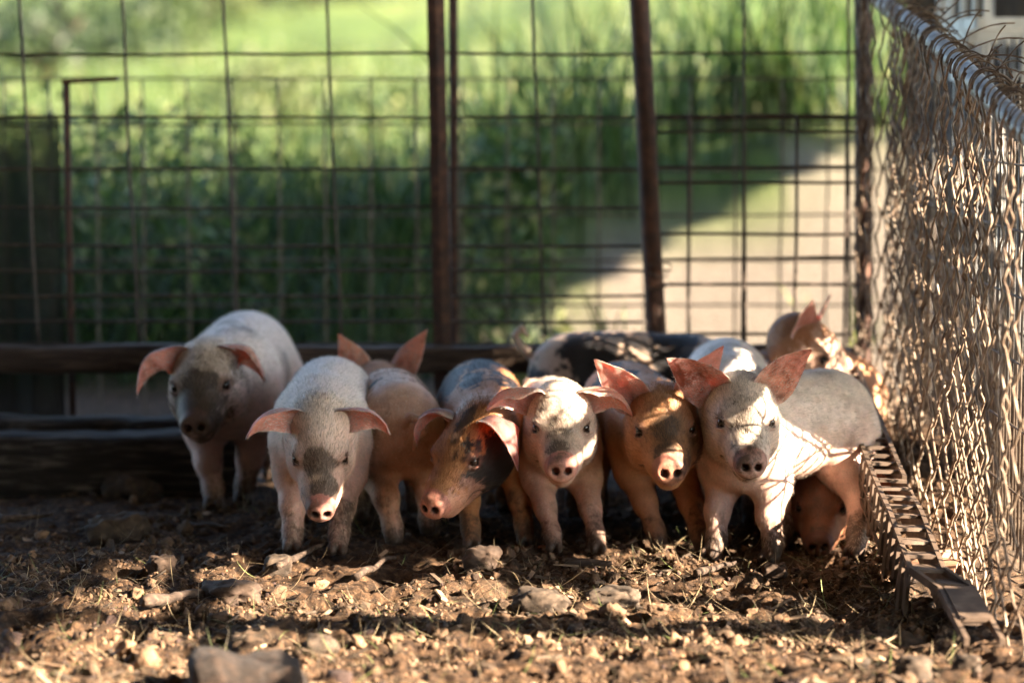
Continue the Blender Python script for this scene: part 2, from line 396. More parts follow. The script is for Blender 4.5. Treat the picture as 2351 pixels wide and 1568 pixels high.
f1c = panel('square_mesh_panel', 'square mesh panel tied low between leaning post and corner post', D1 - .03,
            [xf(u) for u in (1579, 1702, 1823, 1937)], [zf(v) for v in (272, 301, 418, 535, 592, 649, 765)], zf(800), zf(262), .0036, M['rod'], x0=xf(1500), x1=xf(1960), tilt=0)
D2 = 5.55
x2 = lambda u: at(u, 500, D2)[0]
f2 = panel('square_wire_fence', 'paler square wire fence standing at the foot of the earth bank', D2,
           [x2(16 + 104.5 * i) for i in range(-1, 24)], [at(0, 182 + 104 * i, D2)[2] for i in range(0, 7)], -.05, at(0, 178, D2)[2], .003, M['galv'])

def post(name, label, top, bot, w, mat, shape='angle', cat='post'):
    top = np.array(top); bot = np.array(bot); o = empty(name, bot); tag(o, label, cat)
    L = top - bot; n = 14; s = np.linspace(0, 1, n)[:, None]
    if shape == 'angle':                      # angle iron: two flanges
        pr = np.array([(-w, 0), (0, -w * .45), (w, 0), (w, .003), (0, -w * .45 + .005), (-w, .003)])
        C = L * s; V = (C[:, None] + np.concatenate([pr, np.zeros((6, 1))], 1)[None]).reshape(-1, 3)
        i = np.arange(n - 1)[:, None] * 6; j = np.arange(6)[None]; F = np.stack([i + j, i + (j + 1) % 6, i + 6 + (j + 1) % 6, i + 6 + j], -1).reshape(-1, 4)
        tp = np.array([[0, 1, 4, 5], [1, 2, 3, 4]]) + (n - 1) * 6
        obj('shaft', mesh_from('shaft', V, [F, tp], False), mat, o)
        for t in np.linspace(.08, .95, 9):
            me = box_mesh('lug', (-.004, -w * .45 - .005, -.006), (.004, -w * .45 + .001, .006), .001)
            q = obj('lug', me, mat, o); q.location = L * t
    else:
        tube('shaft', L * s + np.concatenate([.0015 * fbm(s * [[4, 4, 4]], 2, 9)[:, None], np.zeros((n, 2))], 1), w, mat, o, 12)
        tube('cap', np.array([L * 1.0, L * 1.0 + [0, 0, .006]]), w * 1.08, mat, o, 12)
    return o
post('steel_post', 'rusty angle-iron post standing in the middle of the wire fence', at(998, -120, D1 - .03), at(1020, 800, D1 - .03) * [1, 1, 0], .0175, M['rust'])
post('steel_pipe_post', 'thinner rusty pipe post just beyond the middle angle-iron post', at(1040, -120, 5.2), at(1042, 800, 5.2) * [1, 1, 0], .0105, M['rust'], 'pipe')
post('leaning_pipe_post', 'rusty pipe post leaning beside the square mesh panel', at(1462, -120, D1 - .05), at(1524, 800, D1 - .05) * [1, 1, 0], .0195, M['rust'], 'pipe')
post('corner_post', 'brown rusty corner post where chain-link wall meets fence', at(1980, -160, 4.86), at(1985, 860, 4.86) * [1, 1, 0], .0165, M['rust'], 'pipe')
lp = empty('pipe_with_arm', at(160, 790, 4.92) * [1, 1, 0]); tag(lp, 'thin upright pipe with a short flat arm at its top', 'pipe')
b0 = np.array(lp.location)
tube('shaft', np.array([at(152, 182, 4.92), at(157, 500, 4.92), at(167, 940, 4.92) * [1, 1, 0] + [0, 0, -.05]]) - b0, .0075, M['rust'], lp, 10)
am = obj('arm', box_mesh('arm', (0, -.012, -.005), (.112, .012, .005), .001), M['rust'], lp); am.location = at(144, 188, 4.92) - b0; am.rotation_euler = (0, R(-3), 0)
for i, v in enumerate((612, 628, 655)):     # pale wire ties round the leaning post
    p = at(1512, v, D1 - .05); a = np.linspace(0, 2 * math.pi * .9, 14)
    P = p + np.stack([.026 * np.cos(a), .024 * np.sin(a), .006 * np.sin(2 * a + i)], 1)
    tag(tube('wire_tie', P, .0016, M['galv'], None, 5), ('uppermost', 'middle', 'lowest')[i] + ' pale wire tie wound round the leaning pipe post', 'wire tie', 'wire ties on the leaning post')
# rail and sleeper
rail = obj('timber_rail', box_mesh('timber_rail', (xf(-260), -.03, -.027), (xf(1978), .02, .027), .012, (60, 1, 1), .004, 3), M['wood'])
rail.location = (0, D1 - .045, .223); tag(rail, 'long weathered timber rail along the foot of the wire fence', 'rail')
slp = empty('sleeper', (0, 4.6, 0)); tag(slp, 'grey timber sleeper of two planks lying on the ground under the rail', 'sleeper')
xa, xb = at(-160, 950, 4.6)[0], at(560, 950, 4.6)[0]
s1 = obj('plank', box_mesh('plank', (xa, -.075, -.02), (xb, .02, .105), .014, (40, 1, 1), .006, 13), M['log'], slp)
s2 = obj('plank', box_mesh('plank', (xa, .03, -.02), (xb, .105, .122), .014, (40, 1, 1), .006, 17), M['log'], slp)
cl = obj('shade_cloth', None)if False else None
n = 24; uu, vv = np.meshgrid(np.linspace(0, 1, n), np.linspace(0, 1, n))
cx0, cx1 = at(-250, 500, 5.05)[0], at(140, 500, 5.05)[0]; cz1 = at(0, 272, 5.05)[2]
CV = np.stack([cx0 + (cx1 - cx0) * uu, .012 * np.sin(uu * 21) * (1 - .5 * vv), -.03 + (cz1 + .03) * vv], -1).reshape(-1, 3)
ii = np.arange(n - 1)[:, None] * n; jj = np.arange(n - 1)[None]; CF = np.stack([ii + jj, ii + jj + 1, ii + n + jj + 1, ii + n + jj], -1).reshape(-1, 4)
c1 = obj('shade_cloth', mesh_from('shade_cloth', np.concatenate([CV, CV + [0, .0012, 0]]), [CF, CF[:, ::-1] + len(CV)]), M['cloth']); c1.location = (0, 5.05, 0)
tag(c1, 'dark shade cloth hung low behind the upright pipe with arm', 'shade cloth')

# ------------------------------------------------------------------ chain-link wall on the right
WX = .69
def chain_wire(h):
    dz, am = .043, .0235; n = int(h / dz); P = []
    for i in range(n + 1):
        s = 1 if i % 2 else -1; z = i * dz
        P += [(-.0022 * s, s * (am - .004), z - .0055), (0, s * am, z), (.0022 * s, s * (am - .004), z + .0055)]
    return np.array(P)
wall = empty('chain_link_wall', (WX, 3.6, 0)); tag(wall, 'tall chain-link mesh wall draped over a white pipe along the pen', 'chain-link fence')
wv, wf = tube_arrays(chain_wire(1.28), .0022, 5); wire_me = mesh_from('wire', wv, wf)
def pipe_z(d): return .955 + (d - 4.86) * .168
pipe_x = WX + .028
for layer, (ox, ph) in enumerate(((0, 0), (.055, .018))):
    d = 2.15 if layer == 0 else 3.75; flip = 1
    while d < 4.86:
        o = obj('wire', wire_me, M['chain'], wall); zt = pipe_z(d) + .012 - layer * .03
        o.location = (ox + .006 * math.sin(d * 9 + layer * 2), d + ph - 3.6, -.02 + layer * .05); o.scale = (1, flip, 1); o.location[2] = zt - 1.247; flip = -flip
        o.rotation_euler = (R(rng.uniform(-.5, .5)), R(rng.uniform(-.4, .4)), 0)
        d += .0462
tube('top_pipe', np.array([(pipe_x - WX, dd - 3.6, pipe_z(dd) - .004 + .006 * math.sin(dd * 5)) for dd in np.linspace(2.1, 4.95, 24)]), .0175, M['pvc'], wall, 14)
for i in range(96):                       # wire ends folded over the pipe
    dd = 2.9 + 1.95 * (i + rng.uniform(0, 1)) / 96; a = np.linspace(R(rng.uniform(175, 215)), R(rng.uniform(-70, 60)), 14); rr = .020 + .010 * rng.uniform(0, 1) ** 2
    z0 = pipe_z(dd); tw = rng.uniform(-.07, .05)
    P = np.stack([pipe_x - WX + rr * np.cos(a), dd - 3.6 + tw * np.linspace(0, 1, 14), z0 + rr * 1.15 * np.sin(a) + .002], 1)
    e = P[-1]; k = rng.uniform(.02, .12); th = rng.uniform(-.7, 1.2)
    tail = e + np.stack([np.linspace(0, k, 6) * math.cos(th), np.linspace(0, rng.uniform(-.05, .05), 6), np.linspace(0, k, 6) * math.sin(th) + .012 * np.sin(np.linspace(0, 3, 6))], 1)[1:]
    tube('wire_loop', np.concatenate([P, tail]), .0014, M['chain'], wall, 5)
# things stored outside the wall
wp_defs = [(.80, 3.35, 4.95, .66, .028, 'galv', 'pale close-wired screen leaning just outside the chain-link wall'),
           (.93, 3.9, 5.2, .74, .034, 'pvc', 'white close-wired screen standing behind the pale one outside the wall'),
           (.865, 4.0, 5.1, .70, .023, 'rod', 'rusty close-wired screen between the pale and white ones outside the wall'),
           (1.03, 3.95, 5.0, .78, .026, 'pvc', 'white fine-wired screen beside the stacked crates outside the wall')]
for (x, da, db, h, st, mt, lab) in wp_defs:
    o = empty('wire_screen', (x, da, 0)); tag(o, lab, 'wire screen')
    k = int((db - da) / st)
    vv_, vf_ = tube_arrays(np.array([[0, 0, 0], [0, 0, h * .5], [0, 0, h]]), .0021, 5); vme = mesh_from('vertical_wire', vv_, vf_)
    for i in range(k):
        q = obj('vertical_wire', vme, M[mt], o); q.location = (.02 * i / k, i * st, ground_h(x, da + i * st, False) - .02); q.rotation_euler = (0, R(rng.uniform(-.5, .5)), 0)
    for z in np.linspace(.12, h * .97, 6): tube('horizontal_wire', np.array([[-.003, -.02, z], [.004, k * st * .5, z - .004], [.017, k * st, z]]), .0022, M[mt], o, 5)
# crates
def crate(loc, rz, label):
    o = empty('plastic_crate', loc, rz); tag(o, label, 'crate', 'stacked white crates outside the wall')
    W, D, H = .44, .32, .27; t = .008
    for side in range(4):
        pn = empty('side', (0, 0, 0)); pn.parent = o
        bpy.data.objects.remove(pn)
        horiz = W if side % 2 == 0 else D; off = (D if side % 2 == 0 else W) / 2
        parts = []
        for z in (0, .085, .165, .245): parts.append(((-horiz / 2, -t / 2, z), (horiz / 2, t / 2, z + (.024 if z not in (.165,) else .02))))
        m = int(horiz / .105)
        for i in range(m + 1):
            x = -horiz / 2 + .012 + i * (horiz - .036) / m; parts.append(((x, -t / 2 - .002, .002), (x + .013, t / 2 + .002, H - .004)))
            if i < m: xx = x + .016; parts.append(((xx, -t / 2 - .001, .09), (xx + .006, t / 2 + .001, H - .03)))
        VV = np.concatenate([np.array(a) + (CUBE_V + .5) * (np.array(b) - np.array(a)) for a, b in parts])
        FF = np.concatenate([CUBE_F + 8 * i for i in range(len(parts))])
        q = obj('side', mesh_from('side', VV, FF, False), M['crate'], o)
        ang = side * math.pi / 2; q.rotation_euler = (0, 0, ang); q.location = (math.sin(ang) * off, -math.cos(ang) * off, 0)
    q = obj('floor', box_mesh('floor', (-W / 2 + .01, -D / 2 + .01, .004), (W / 2 - .01, D / 2 - .01, .012)), M['crate'], o)
cz = ground_h(1.16, 5.25, False)
for i, lab in enumerate(('white slotted plastic crate at the bottom of the stack outside the wall', 'white slotted crate second in the stack outside the wall',
                         'white slotted crate third in the stack outside the wall', 'white slotted crate on top of the stack outside the wall')):
    crate((1.17 + .01 * math.sin(i * 3), 5.25, float(cz) + .272 * i), R(-4 + 3 * i), lab)
sh = empty('backdrop_sheet', (0, 5.75, 0)); tag(sh, 'dark ribbed metal sheet added as backdrop behind the stacked crates', 'metal sheet')  # sheet added as a dark backdrop, set along the sun to stay unlit
n = 60; q_ = np.linspace(0, 1.5, n); rb = .010 * np.abs(np.sin(np.arange(n) * .55)); ca, sa = math.cos(SUN_AZ), math.sin(SUN_AZ)
xs = .96 + q_ * ca + rb * sa; ys = .17 - q_ * sa + rb * ca
V = np.concatenate([np.stack([xs, ys, np.full(n, -.05)], 1), np.stack([xs, ys + .05, np.full(n, 1.35)], 1)]); i = np.arange(n - 1)
V2 = V + [0, .004, 0]
obj('sheet', mesh_from('sheet', np.concatenate([V, V2]), [np.stack([i, i + 1, n + i + 1, n + i], 1), np.stack([i, n + i, n + i + 1, i + 1], 1) + 2 * n], False), M['sheet'], sh)
wpst = tube('white_stake', np.array([at(2140, 600, 4.75) * [1, 1, 0], at(2146, 250, 4.75), at(2150, 40, 4.75)]), .007, M['pvc'], None, 8)
tag(wpst, 'slim white stake standing just outside the chain-link wall', 'stake')

# unseen pallet, sapling and plank added outside the wall to break up the sun
pal = empty('sun_block_pallet', (1.25, 3.10, 0)); tag(pal, 'unseen wooden pallet added outside the chain-link wall to block sun', 'pallet')
for z0, z1, ya, yb, t in ((.740, .785, 0, .96, 1), (.815, .865, 0, .96, -1), (.935, 1.01, 0, .96, 1), (1.04, 1.12, 0, .96, .5), (.635, .715, .58, .96, .5), (.585, .695, 0, .31, .3)):
    q = obj('slat', box_mesh('slat', (-.01, ya, z0), (.01, yb, z1), .003, (1, 10, 1), .010, int(z0 * 90)), M['wood'], pal); q.rotation_euler = (R(t * 1.2), 0, 0)
q = obj('diagonal_slat', box_mesh('diagonal_slat', (-.009, -.40, -.072), (.009, .40, .072), .003, (1, 10, 1), .008, 5), M['wood'], pal); q.location = (-.024, .66, .55); q.rotation_euler = (R(-34), 0, 0)
for yy_ in (.0, .90): obj('bearer', box_mesh('bearer', (.014, yy_, -.02), (.06, yy_ + .045, 1.1), .003), M['wood'], pal)
sap = empty('sun_block_sapling', (1.42, 4.28, 0)); tag(sap, 'unseen leafy sapling added outside the chain-link wall to dapple the sun', 'sapling')  # unseen foliage added to dapple the rear piglets and the wall
k = 170; q = rng.normal(0, 1, (k, 3)); q /= np.linalg.norm(q, axis=1)[:, None]; q = q * (rng.random((k, 1)) ** .45) * [.30, .42, .30] + [0, 0, .86]
V, F = spread(np.array([[-.5, 0, 0], [0, .3, .05], [.5, 0, 0], [0, -.3, .05]]), np.array([[0, 1, 2, 3]]), rand_rot(k) * rng.uniform(.07, .13, k)[:, None, None], q)
me = mesh_from('foliage', V, F, False); set_col(me, np.repeat(A3(.08, .13, .035) * rng.uniform(.6, 1.4, (k, 1)), 4, 0)); obj('foliage', me, M['leaf'], sap)
tube('trunk', np.array([[0, 0, -.05], [.02, .01, .3], [0, -.01, .62], [.01, .02, .9]]), [.016, .013, .010, .005], M['wood'], sap, 8)
for i in range(7):
    e = q[i * 11]; tube('branch', np.array([[.01, 0, .5 + .03 * i], e * .6 + np.array([0, 0, .2]), e]), [.007, .005, .002], M['wood'], sap, 6)
lpk = obj('sun_block_plank', box_mesh('sun_block_plank', (-.012, -.04, -.35), (.012, .04, .62), .004, (1, 1, 8), .005, 8), M['wood']); lpk.location = (1.25, 2.95, .5); lpk.rotation_euler = (R(40), 0, 0); tag(lpk, 'unseen rough plank added outside the chain-link wall to cast shade', 'plank')  # unseen plank added to throw a dark band over the foreground

# lattice edging along the wall foot
lat = empty('lattice_edging', (.62, 3.6, 0)); tag(lat, 'weathered plastic lattice edging lying along the foot of the chain-link wall', 'edging')
ctrl = np.array([(4.72, .262), (4.04, .174), (3.64, .112), (3.40, .045), (3.22, .012)])
def lat_z(d): return np.interp(d, ctrl[::-1, 0], ctrl[::-1, 1])
def piece(name, a, b, w, h, parent=lat):
    """bar from a to b, w across, h high"""
    a = np.array(a, float); b = np.array(b, float); t = b - a; L = np.linalg.norm(t); t /= L
    s = np.cross(t, [0, 0, 1]); s = s / (np.linalg.norm(s) + 1e-9) if np.linalg.norm(s) > 1e-3 else np.array([1.0, 0, 0]); u = np.cross(s, t)
    Mx = np.stack([t * L, s * w, u * h], 1); V = CUBE_V @ Mx.T + (a + b) / 2
    return obj(name, mesh_from(name, V, CUBE_F, False), M['lattice'], parent)
lx = lambda d: -.008 + .012 * math.sin(d * 3) + (.03 if d < 3.45 else 0)
segs = np.arange(3.22, 4.7, .06)
for xo in (-.022, .026):
    for a, b in zip(segs[:-1], segs[1:]):
        if xo > 0 and b > 3.74 and a < 3.78: continue
        piece('top_rail', (lx(a) + xo, a - 3.6, lat_z(a)), (lx(b) + xo, b - 3.6 + .001, lat_z(b)), .007, .007 if a > 3.42 else .012)
d = 3.30
while d < 4.7:
    z = lat_z(d) - .002
    wd = .018 if d > 3.62 else .034
    if not (3.69 < d < 3.73): piece('rung', (lx(d) - .022, d - 3.6, z), (lx(d) + .028, d - 3.6 + rng.uniform(-.006, .006), z - .002), wd * rng.uniform(.6, 1.2), .005)
    if d > 3.45:
        hh = min(.075 + .02 * math.sin(d * 40), z + .03)
        o = piece('slat', (lx(d) - .024, d - 3.6, z), (lx(d) - .028, d - 3.588, z - hh), .006, .009)
        if int(d * 100) % 3 == 0: piece('brace', (lx(d) - .023, d - 3.6 + .006, z - .005), (lx(d) - .027, d - 3.6 + .043, z - hh * .8), .005, .005)
    d += .043
for a, b in zip(segs[:-1], segs[1:]):
    if a > 3.4: piece('back_panel', (lx(a) + .032, a - 3.6, lat_z(a) - .05), (lx(b) + .032, b - 3.6, lat_z(b) - .05), .004, .08)
for k, dz in enumerate((-.055, -.1)):
    for a, b in zip(segs[8:-1:2], segs[10::2]): piece('side_rail', (lx(a) - .028, a - 3.6, lat_z(a) + dz * .75), (lx(b) - .028, b - 3.6, lat_z(b) + dz * .75), .005, .006)
piece('end_plate', (lx(3.4) + .004, 3.40 - 3.6, lat_z(3.4) + .004), (lx(3.3) + .004, 3.28 - 3.6, lat_z(3.28) + .006), .042, .006)

# ------------------------------------------------------------------ piglets
class SDF:
    def __init__(s, lo, hi, vox):
        s.lo = np.array(lo, float); s.v = vox; s.n = np.ceil((np.array(hi) - s.lo) / vox).astype(int) + 1
        s.F = np.full(s.n, 1.0, np.float32)
    def block(s, lo, hi):
        a = np.clip(np.floor((lo - s.lo) / s.v).astype(int), 0, s.n); b = np.clip(np.ceil((hi - s.lo) / s.v).astype(int) + 1, 0, s.n)
        if np.any(b <= a): return None, None
        g = np.stack(np.meshgrid(*[s.lo[i] + s.v * np.arange(a[i], b[i]) for i in range(3)], indexing='ij'), -1).astype(np.float32)
        return tuple(slice(a[i], b[i]) for i in range(3)), g
    def mesh(s):
        F = s.F; nx, ny, nz = F.shape; S = F < 0
        c = [S[i:nx - 1 + i, j:ny - 1 + j, k:nz - 1 + k] for i in (0, 1) for j in (0, 1) for k in (0, 1)]
        tot = sum(x.astype(np.int8) for x in c); act = (tot > 0) & (tot < 8)
        idx = -np.ones(act.shape, np.int64); ci = np.argwhere(act); idx[act] = np.arange(len(ci))
        acc = np.zeros((len(ci), 3)); cnt = np.zeros(len(ci))
        cor = np.array([(i, j, k) for i in (0, 1) for j in (0, 1) for k in (0, 1)])
        val = np.stack([F[ci[:, 0] + a, ci[:, 1] + b, ci[:, 2] + e] for a, b, e in cor], 1)
        for a in range(8):
            for b in range(a + 1, 8):
                if np.abs(cor[a] - cor[b]).sum() != 1: continue
                va, vb = val[:, a], val[:, b]; m = (va < 0) != (vb < 0); t = np.where(m, va / np.where(m, va - vb, 1), 0)
                acc += m[:, None] * (cor[a] + t[:, None] * (cor[b] - cor[a])); cnt += m
        V = s.lo + s.v * (ci + acc / cnt[:, None]); Q = []
        for ax in range(3):
            sl0 = [slice(None)] * 3; sl1 = [slice(None)] * 3; sl0[ax] = slice(0, -1); sl1[ax] = slice(1, None)
            A, B = S[tuple(sl0)], S[tuple(sl1)]; e = np.argwhere(A != B); u, w = [(1, 2), (2, 0), (0, 1)][ax]
            ok = (e[:, u] > 0) & (e[:, w] > 0) & (e[:, u] < F.shape[u] - 1) & (e[:, w] < F.shape[w] - 1); e = e[ok]
            fl = A[tuple(e.T)]
            def g(du, dw):
                q = e.copy(); q[:, u] -= du; q[:, w] -= dw; return idx[tuple(q.T)]
            q = np.stack([g(1, 1), g(0, 1), g(0, 0), g(1, 0)], 1); q[~fl] = q[~fl][:, ::-1]; Q.append(q)
        return V, np.concatenate(Q)
def smin(a, b, k):
    h = np.clip(.5 + .5 * (b - a) / k, 0, 1); return b + (a - b) * h - k * h * (1 - h)
def smax(a, b, k): return -smin(-a, -b, k)
def d_cone(p, a, b, ra, rb):
    ab = b - a; t = np.clip(((p - a) @ ab) / (ab @ ab), 0, 1); return np.linalg.norm(p - a - t[..., None] * ab, axis=-1) - (ra + (rb - ra) * t)
def d_ell(p, c, r):
    q = p - c; k0 = np.linalg.norm(q / r, axis=-1); k1 = np.linalg.norm(q / (r * r), axis=-1) + 1e-9; return k0 * (k0 - 1) / k1
def d_disc(p, c, n, r, h, rd, ez=1.0):
    q = p - c; a = q @ n; s = q - a[..., None] * n; s = s * np.array([1, 1, 1 / ez]); rr = np.linalg.norm(s, axis=-1)
    dx = rr - r + rd; dy = np.abs(a) - h + rd
    return np.minimum(np.maximum(dx, dy), 0) + np.sqrt(np.maximum(dx, 0) ** 2 + np.maximum(dy, 0) ** 2) - rd

HEAD = [  # (op, kind, args, k) in head space: x towards the snout, y left, z up
    ('+', 'ell', (A3(-.008, 0, .010), A3(.060, .0455, .051)), .01),
    ('+', 'ell', (A3(.028, 0, .016), A3(.046, .0395, .037)), .015),
    ('+', 'cone', (A3(.045, 0, -.011), A3(.088, 0, -.021), .0395, .0320), .022), ('+', 'cone', (A3(.085, 0, -.021), A3(.112, 0, -.0235), .0300, .0240), .014),
    ('+', 'ell', (A3(.012, .0305, -.026), A3(.046, .0265, .039)), .022), ('+', 'ell', (A3(.012, -.0305, -.026), A3(.046, .0265, .039)), .022),
    ('+', 'cone', (A3(0, 0, -.045), A3(.092, 0, -.0475), .033, .0185), .012),
    ('+', 'ell', (A3(.046, .029, .022), A3(.018, .012, .008)), .014), ('+', 'ell', (A3(.046, -.029, .022), A3(.018, .012, .008)), .014),
    ('+', 'disc', (A3(.1235, 0, -.0225), A3(.985, 0, .17), .0225, .0080, .0050, .86), .006),
    ('-', 'cone', (A3(.108, .0150, -.0405), A3(.045, .0365, -.039), .0012, .0022), .004), ('-', 'cone', (A3(.108, -.0150, -.0405), A3(.045, -.0365, -.039), .0012, .0022), .004),
    ('-', 'cone', (A3(.138, .0094, -.0215), A3(.121, .0086, -.0235), .0050, .0044), .003), ('-', 'cone', (A3(.138, -.0094, -.0215), A3(.121, -.0086, -.0235), .0050, .0044), .003),
]
def prim(p, kind, a):
    return d_cone(p, *a) if kind == 'cone' else d_ell(p, *a) if kind == 'ell' else d_disc(p, *a)
def head_sdf(p):
    f = np.full(p.shape[:-1], 1.0)
    for op, kind, a, k in HEAD:
        d = prim(p, kind, a); f = smin(f, d, k) if op == '+' else smax(f, -d, k)
    return f
EYE = []
for sg in (1, -1):                       # where the eye axis leaves the head
    o = A3(.026, 0, .002); dr = A3(.60, .74 * sg, .26); dr /= np.linalg.norm(dr); t = np.linspace(0, .09, 400)
    f = head_sdf(o + t[:, None] * dr); EYE.append((o + dr * t[np.argmax(f > 0)], dr))

def bez(P, t):
    P = [np.array(p, float) for p in P]; t = t[:, None]
    if len(P) == 3: return (1 - t) ** 2 * P[0] + 2 * t * (1 - t) * P[1] + t * t * P[2]
    return (1 - t) ** 3 * P[0] + 3 * t * (1 - t) ** 2 * P[1] + 3 * t * t * (1 - t) * P[2] + t ** 3 * P[3]
def ear_mesh(spine, normals, W, cup0=.9, cup1=.15, seed=0, fold=0.0, sg=1):
    nu, nv = 20, 21; t = np.linspace(0, 1, nu); C = bez(spine, t); T = np.gradient(C, axis=0); T /= np.linalg.norm(T, axis=1)[:, None]
    tn = np.linspace(0, 1, len(normals)); N = np.stack([np.interp(t, tn, np.array(normals, float)[:, i]) for i in range(3)], 1)
    N -= T * (N * T).sum(1)[:, None]; N /= np.linalg.norm(N, axis=1)[:, None]; L = np.cross(T, N)
    w = W * np.interp(t, [0, .12, .3, .5, .7, .86, 1], [.80, 1, 1, .82, .53, .26, .03])
    v = np.linspace(-1, 1, nv); cup = cup0 + (cup1 - cup0) * np.minimum(1, t * 1.4); vf = np.linspace(-1, 1, 121); mid = 60
    u = vf * sg
    ph = 1.5 * cup[:, None] * vf[None] - sg * fold * sstep(-.18, -.5, u)[None] * sstep(.05, .45, t)[:, None] - .18 * np.sin(u * 5 + seed)[None] * np.sin(t * 5)[:, None]
    ca = np.cumsum(np.cos(ph), 1) * (vf[1] - vf[0]); cb = np.cumsum(np.sin(ph), 1) * (vf[1] - vf[0])
    ca -= ca[:, mid:mid + 1]; cb -= cb[:, mid:mid + 1]; pick = np.round((v + 1) * 60).astype(int)
    P = C[:, None] + L[:, None] * (w[:, None] * ca[:, pick])[..., None] + N[:, None] * (w[:, None] * cb[:, pick])[..., None]
    P += (.0022 * fbm(P * 45 + seed, 2, seed))[..., None] * N[:, None]
    th = .0020 * (1 - np.abs(v)[None] ** 3) * (1 - .5 * t[:, None]) + .0005
    I = P + N[:, None] * th[..., None]; O = P - N[:, None] * th[..., None]
    V = np.concatenate([I.reshape(-1, 3), O.reshape(-1, 3)]); n0 = nu * nv
    i = np.arange(nu - 1)[:, None] * nv; j = np.arange(nv - 1)[None]
    q = np.stack([i + j, i + j + 1, i + nv + j + 1, i + nv + j], -1).reshape(-1, 4)
    ring = [k * nv for k in range(nu)] + [(nu - 1) * nv + k for k in range(1, nv)] + [k * nv + nv - 1 for k in range(nu - 2, -1, -1)] + list(range(nv - 2, 0, -1))
    r = np.array(ring); r2 = np.roll(r, -1); rim = np.stack([r, r2, r2 + n0, r + n0], 1)
    F = np.concatenate([q, q[:, ::-1] + n0, rim[:, ::-1]])
    # signed volume decides the winding
    a, b, c = V[F[:, 0]], V[F[:, 1]], V[F[:, 2]]
    a2, c2, d2 = V[F[:, 0]], V[F[:, 2]], V[F[:, 3]]
    if (a * np.cross(b, c)).sum() + (a2 * np.cross(c2, d2)).sum() < 0: F = F[:, ::-1]
    inner = np.concatenate([np.ones(n0), np.zeros(n0)]); tt = np.repeat(t, nv); tt = np.concatenate([tt, tt]); vv_ = np.tile(np.abs(v), nu); vv_ = np.concatenate([vv_, vv_])
    flow = np.concatenate([np.repeat(T, nv, 0)] * 2)
    return V, F, inner, tt, vv_, flow

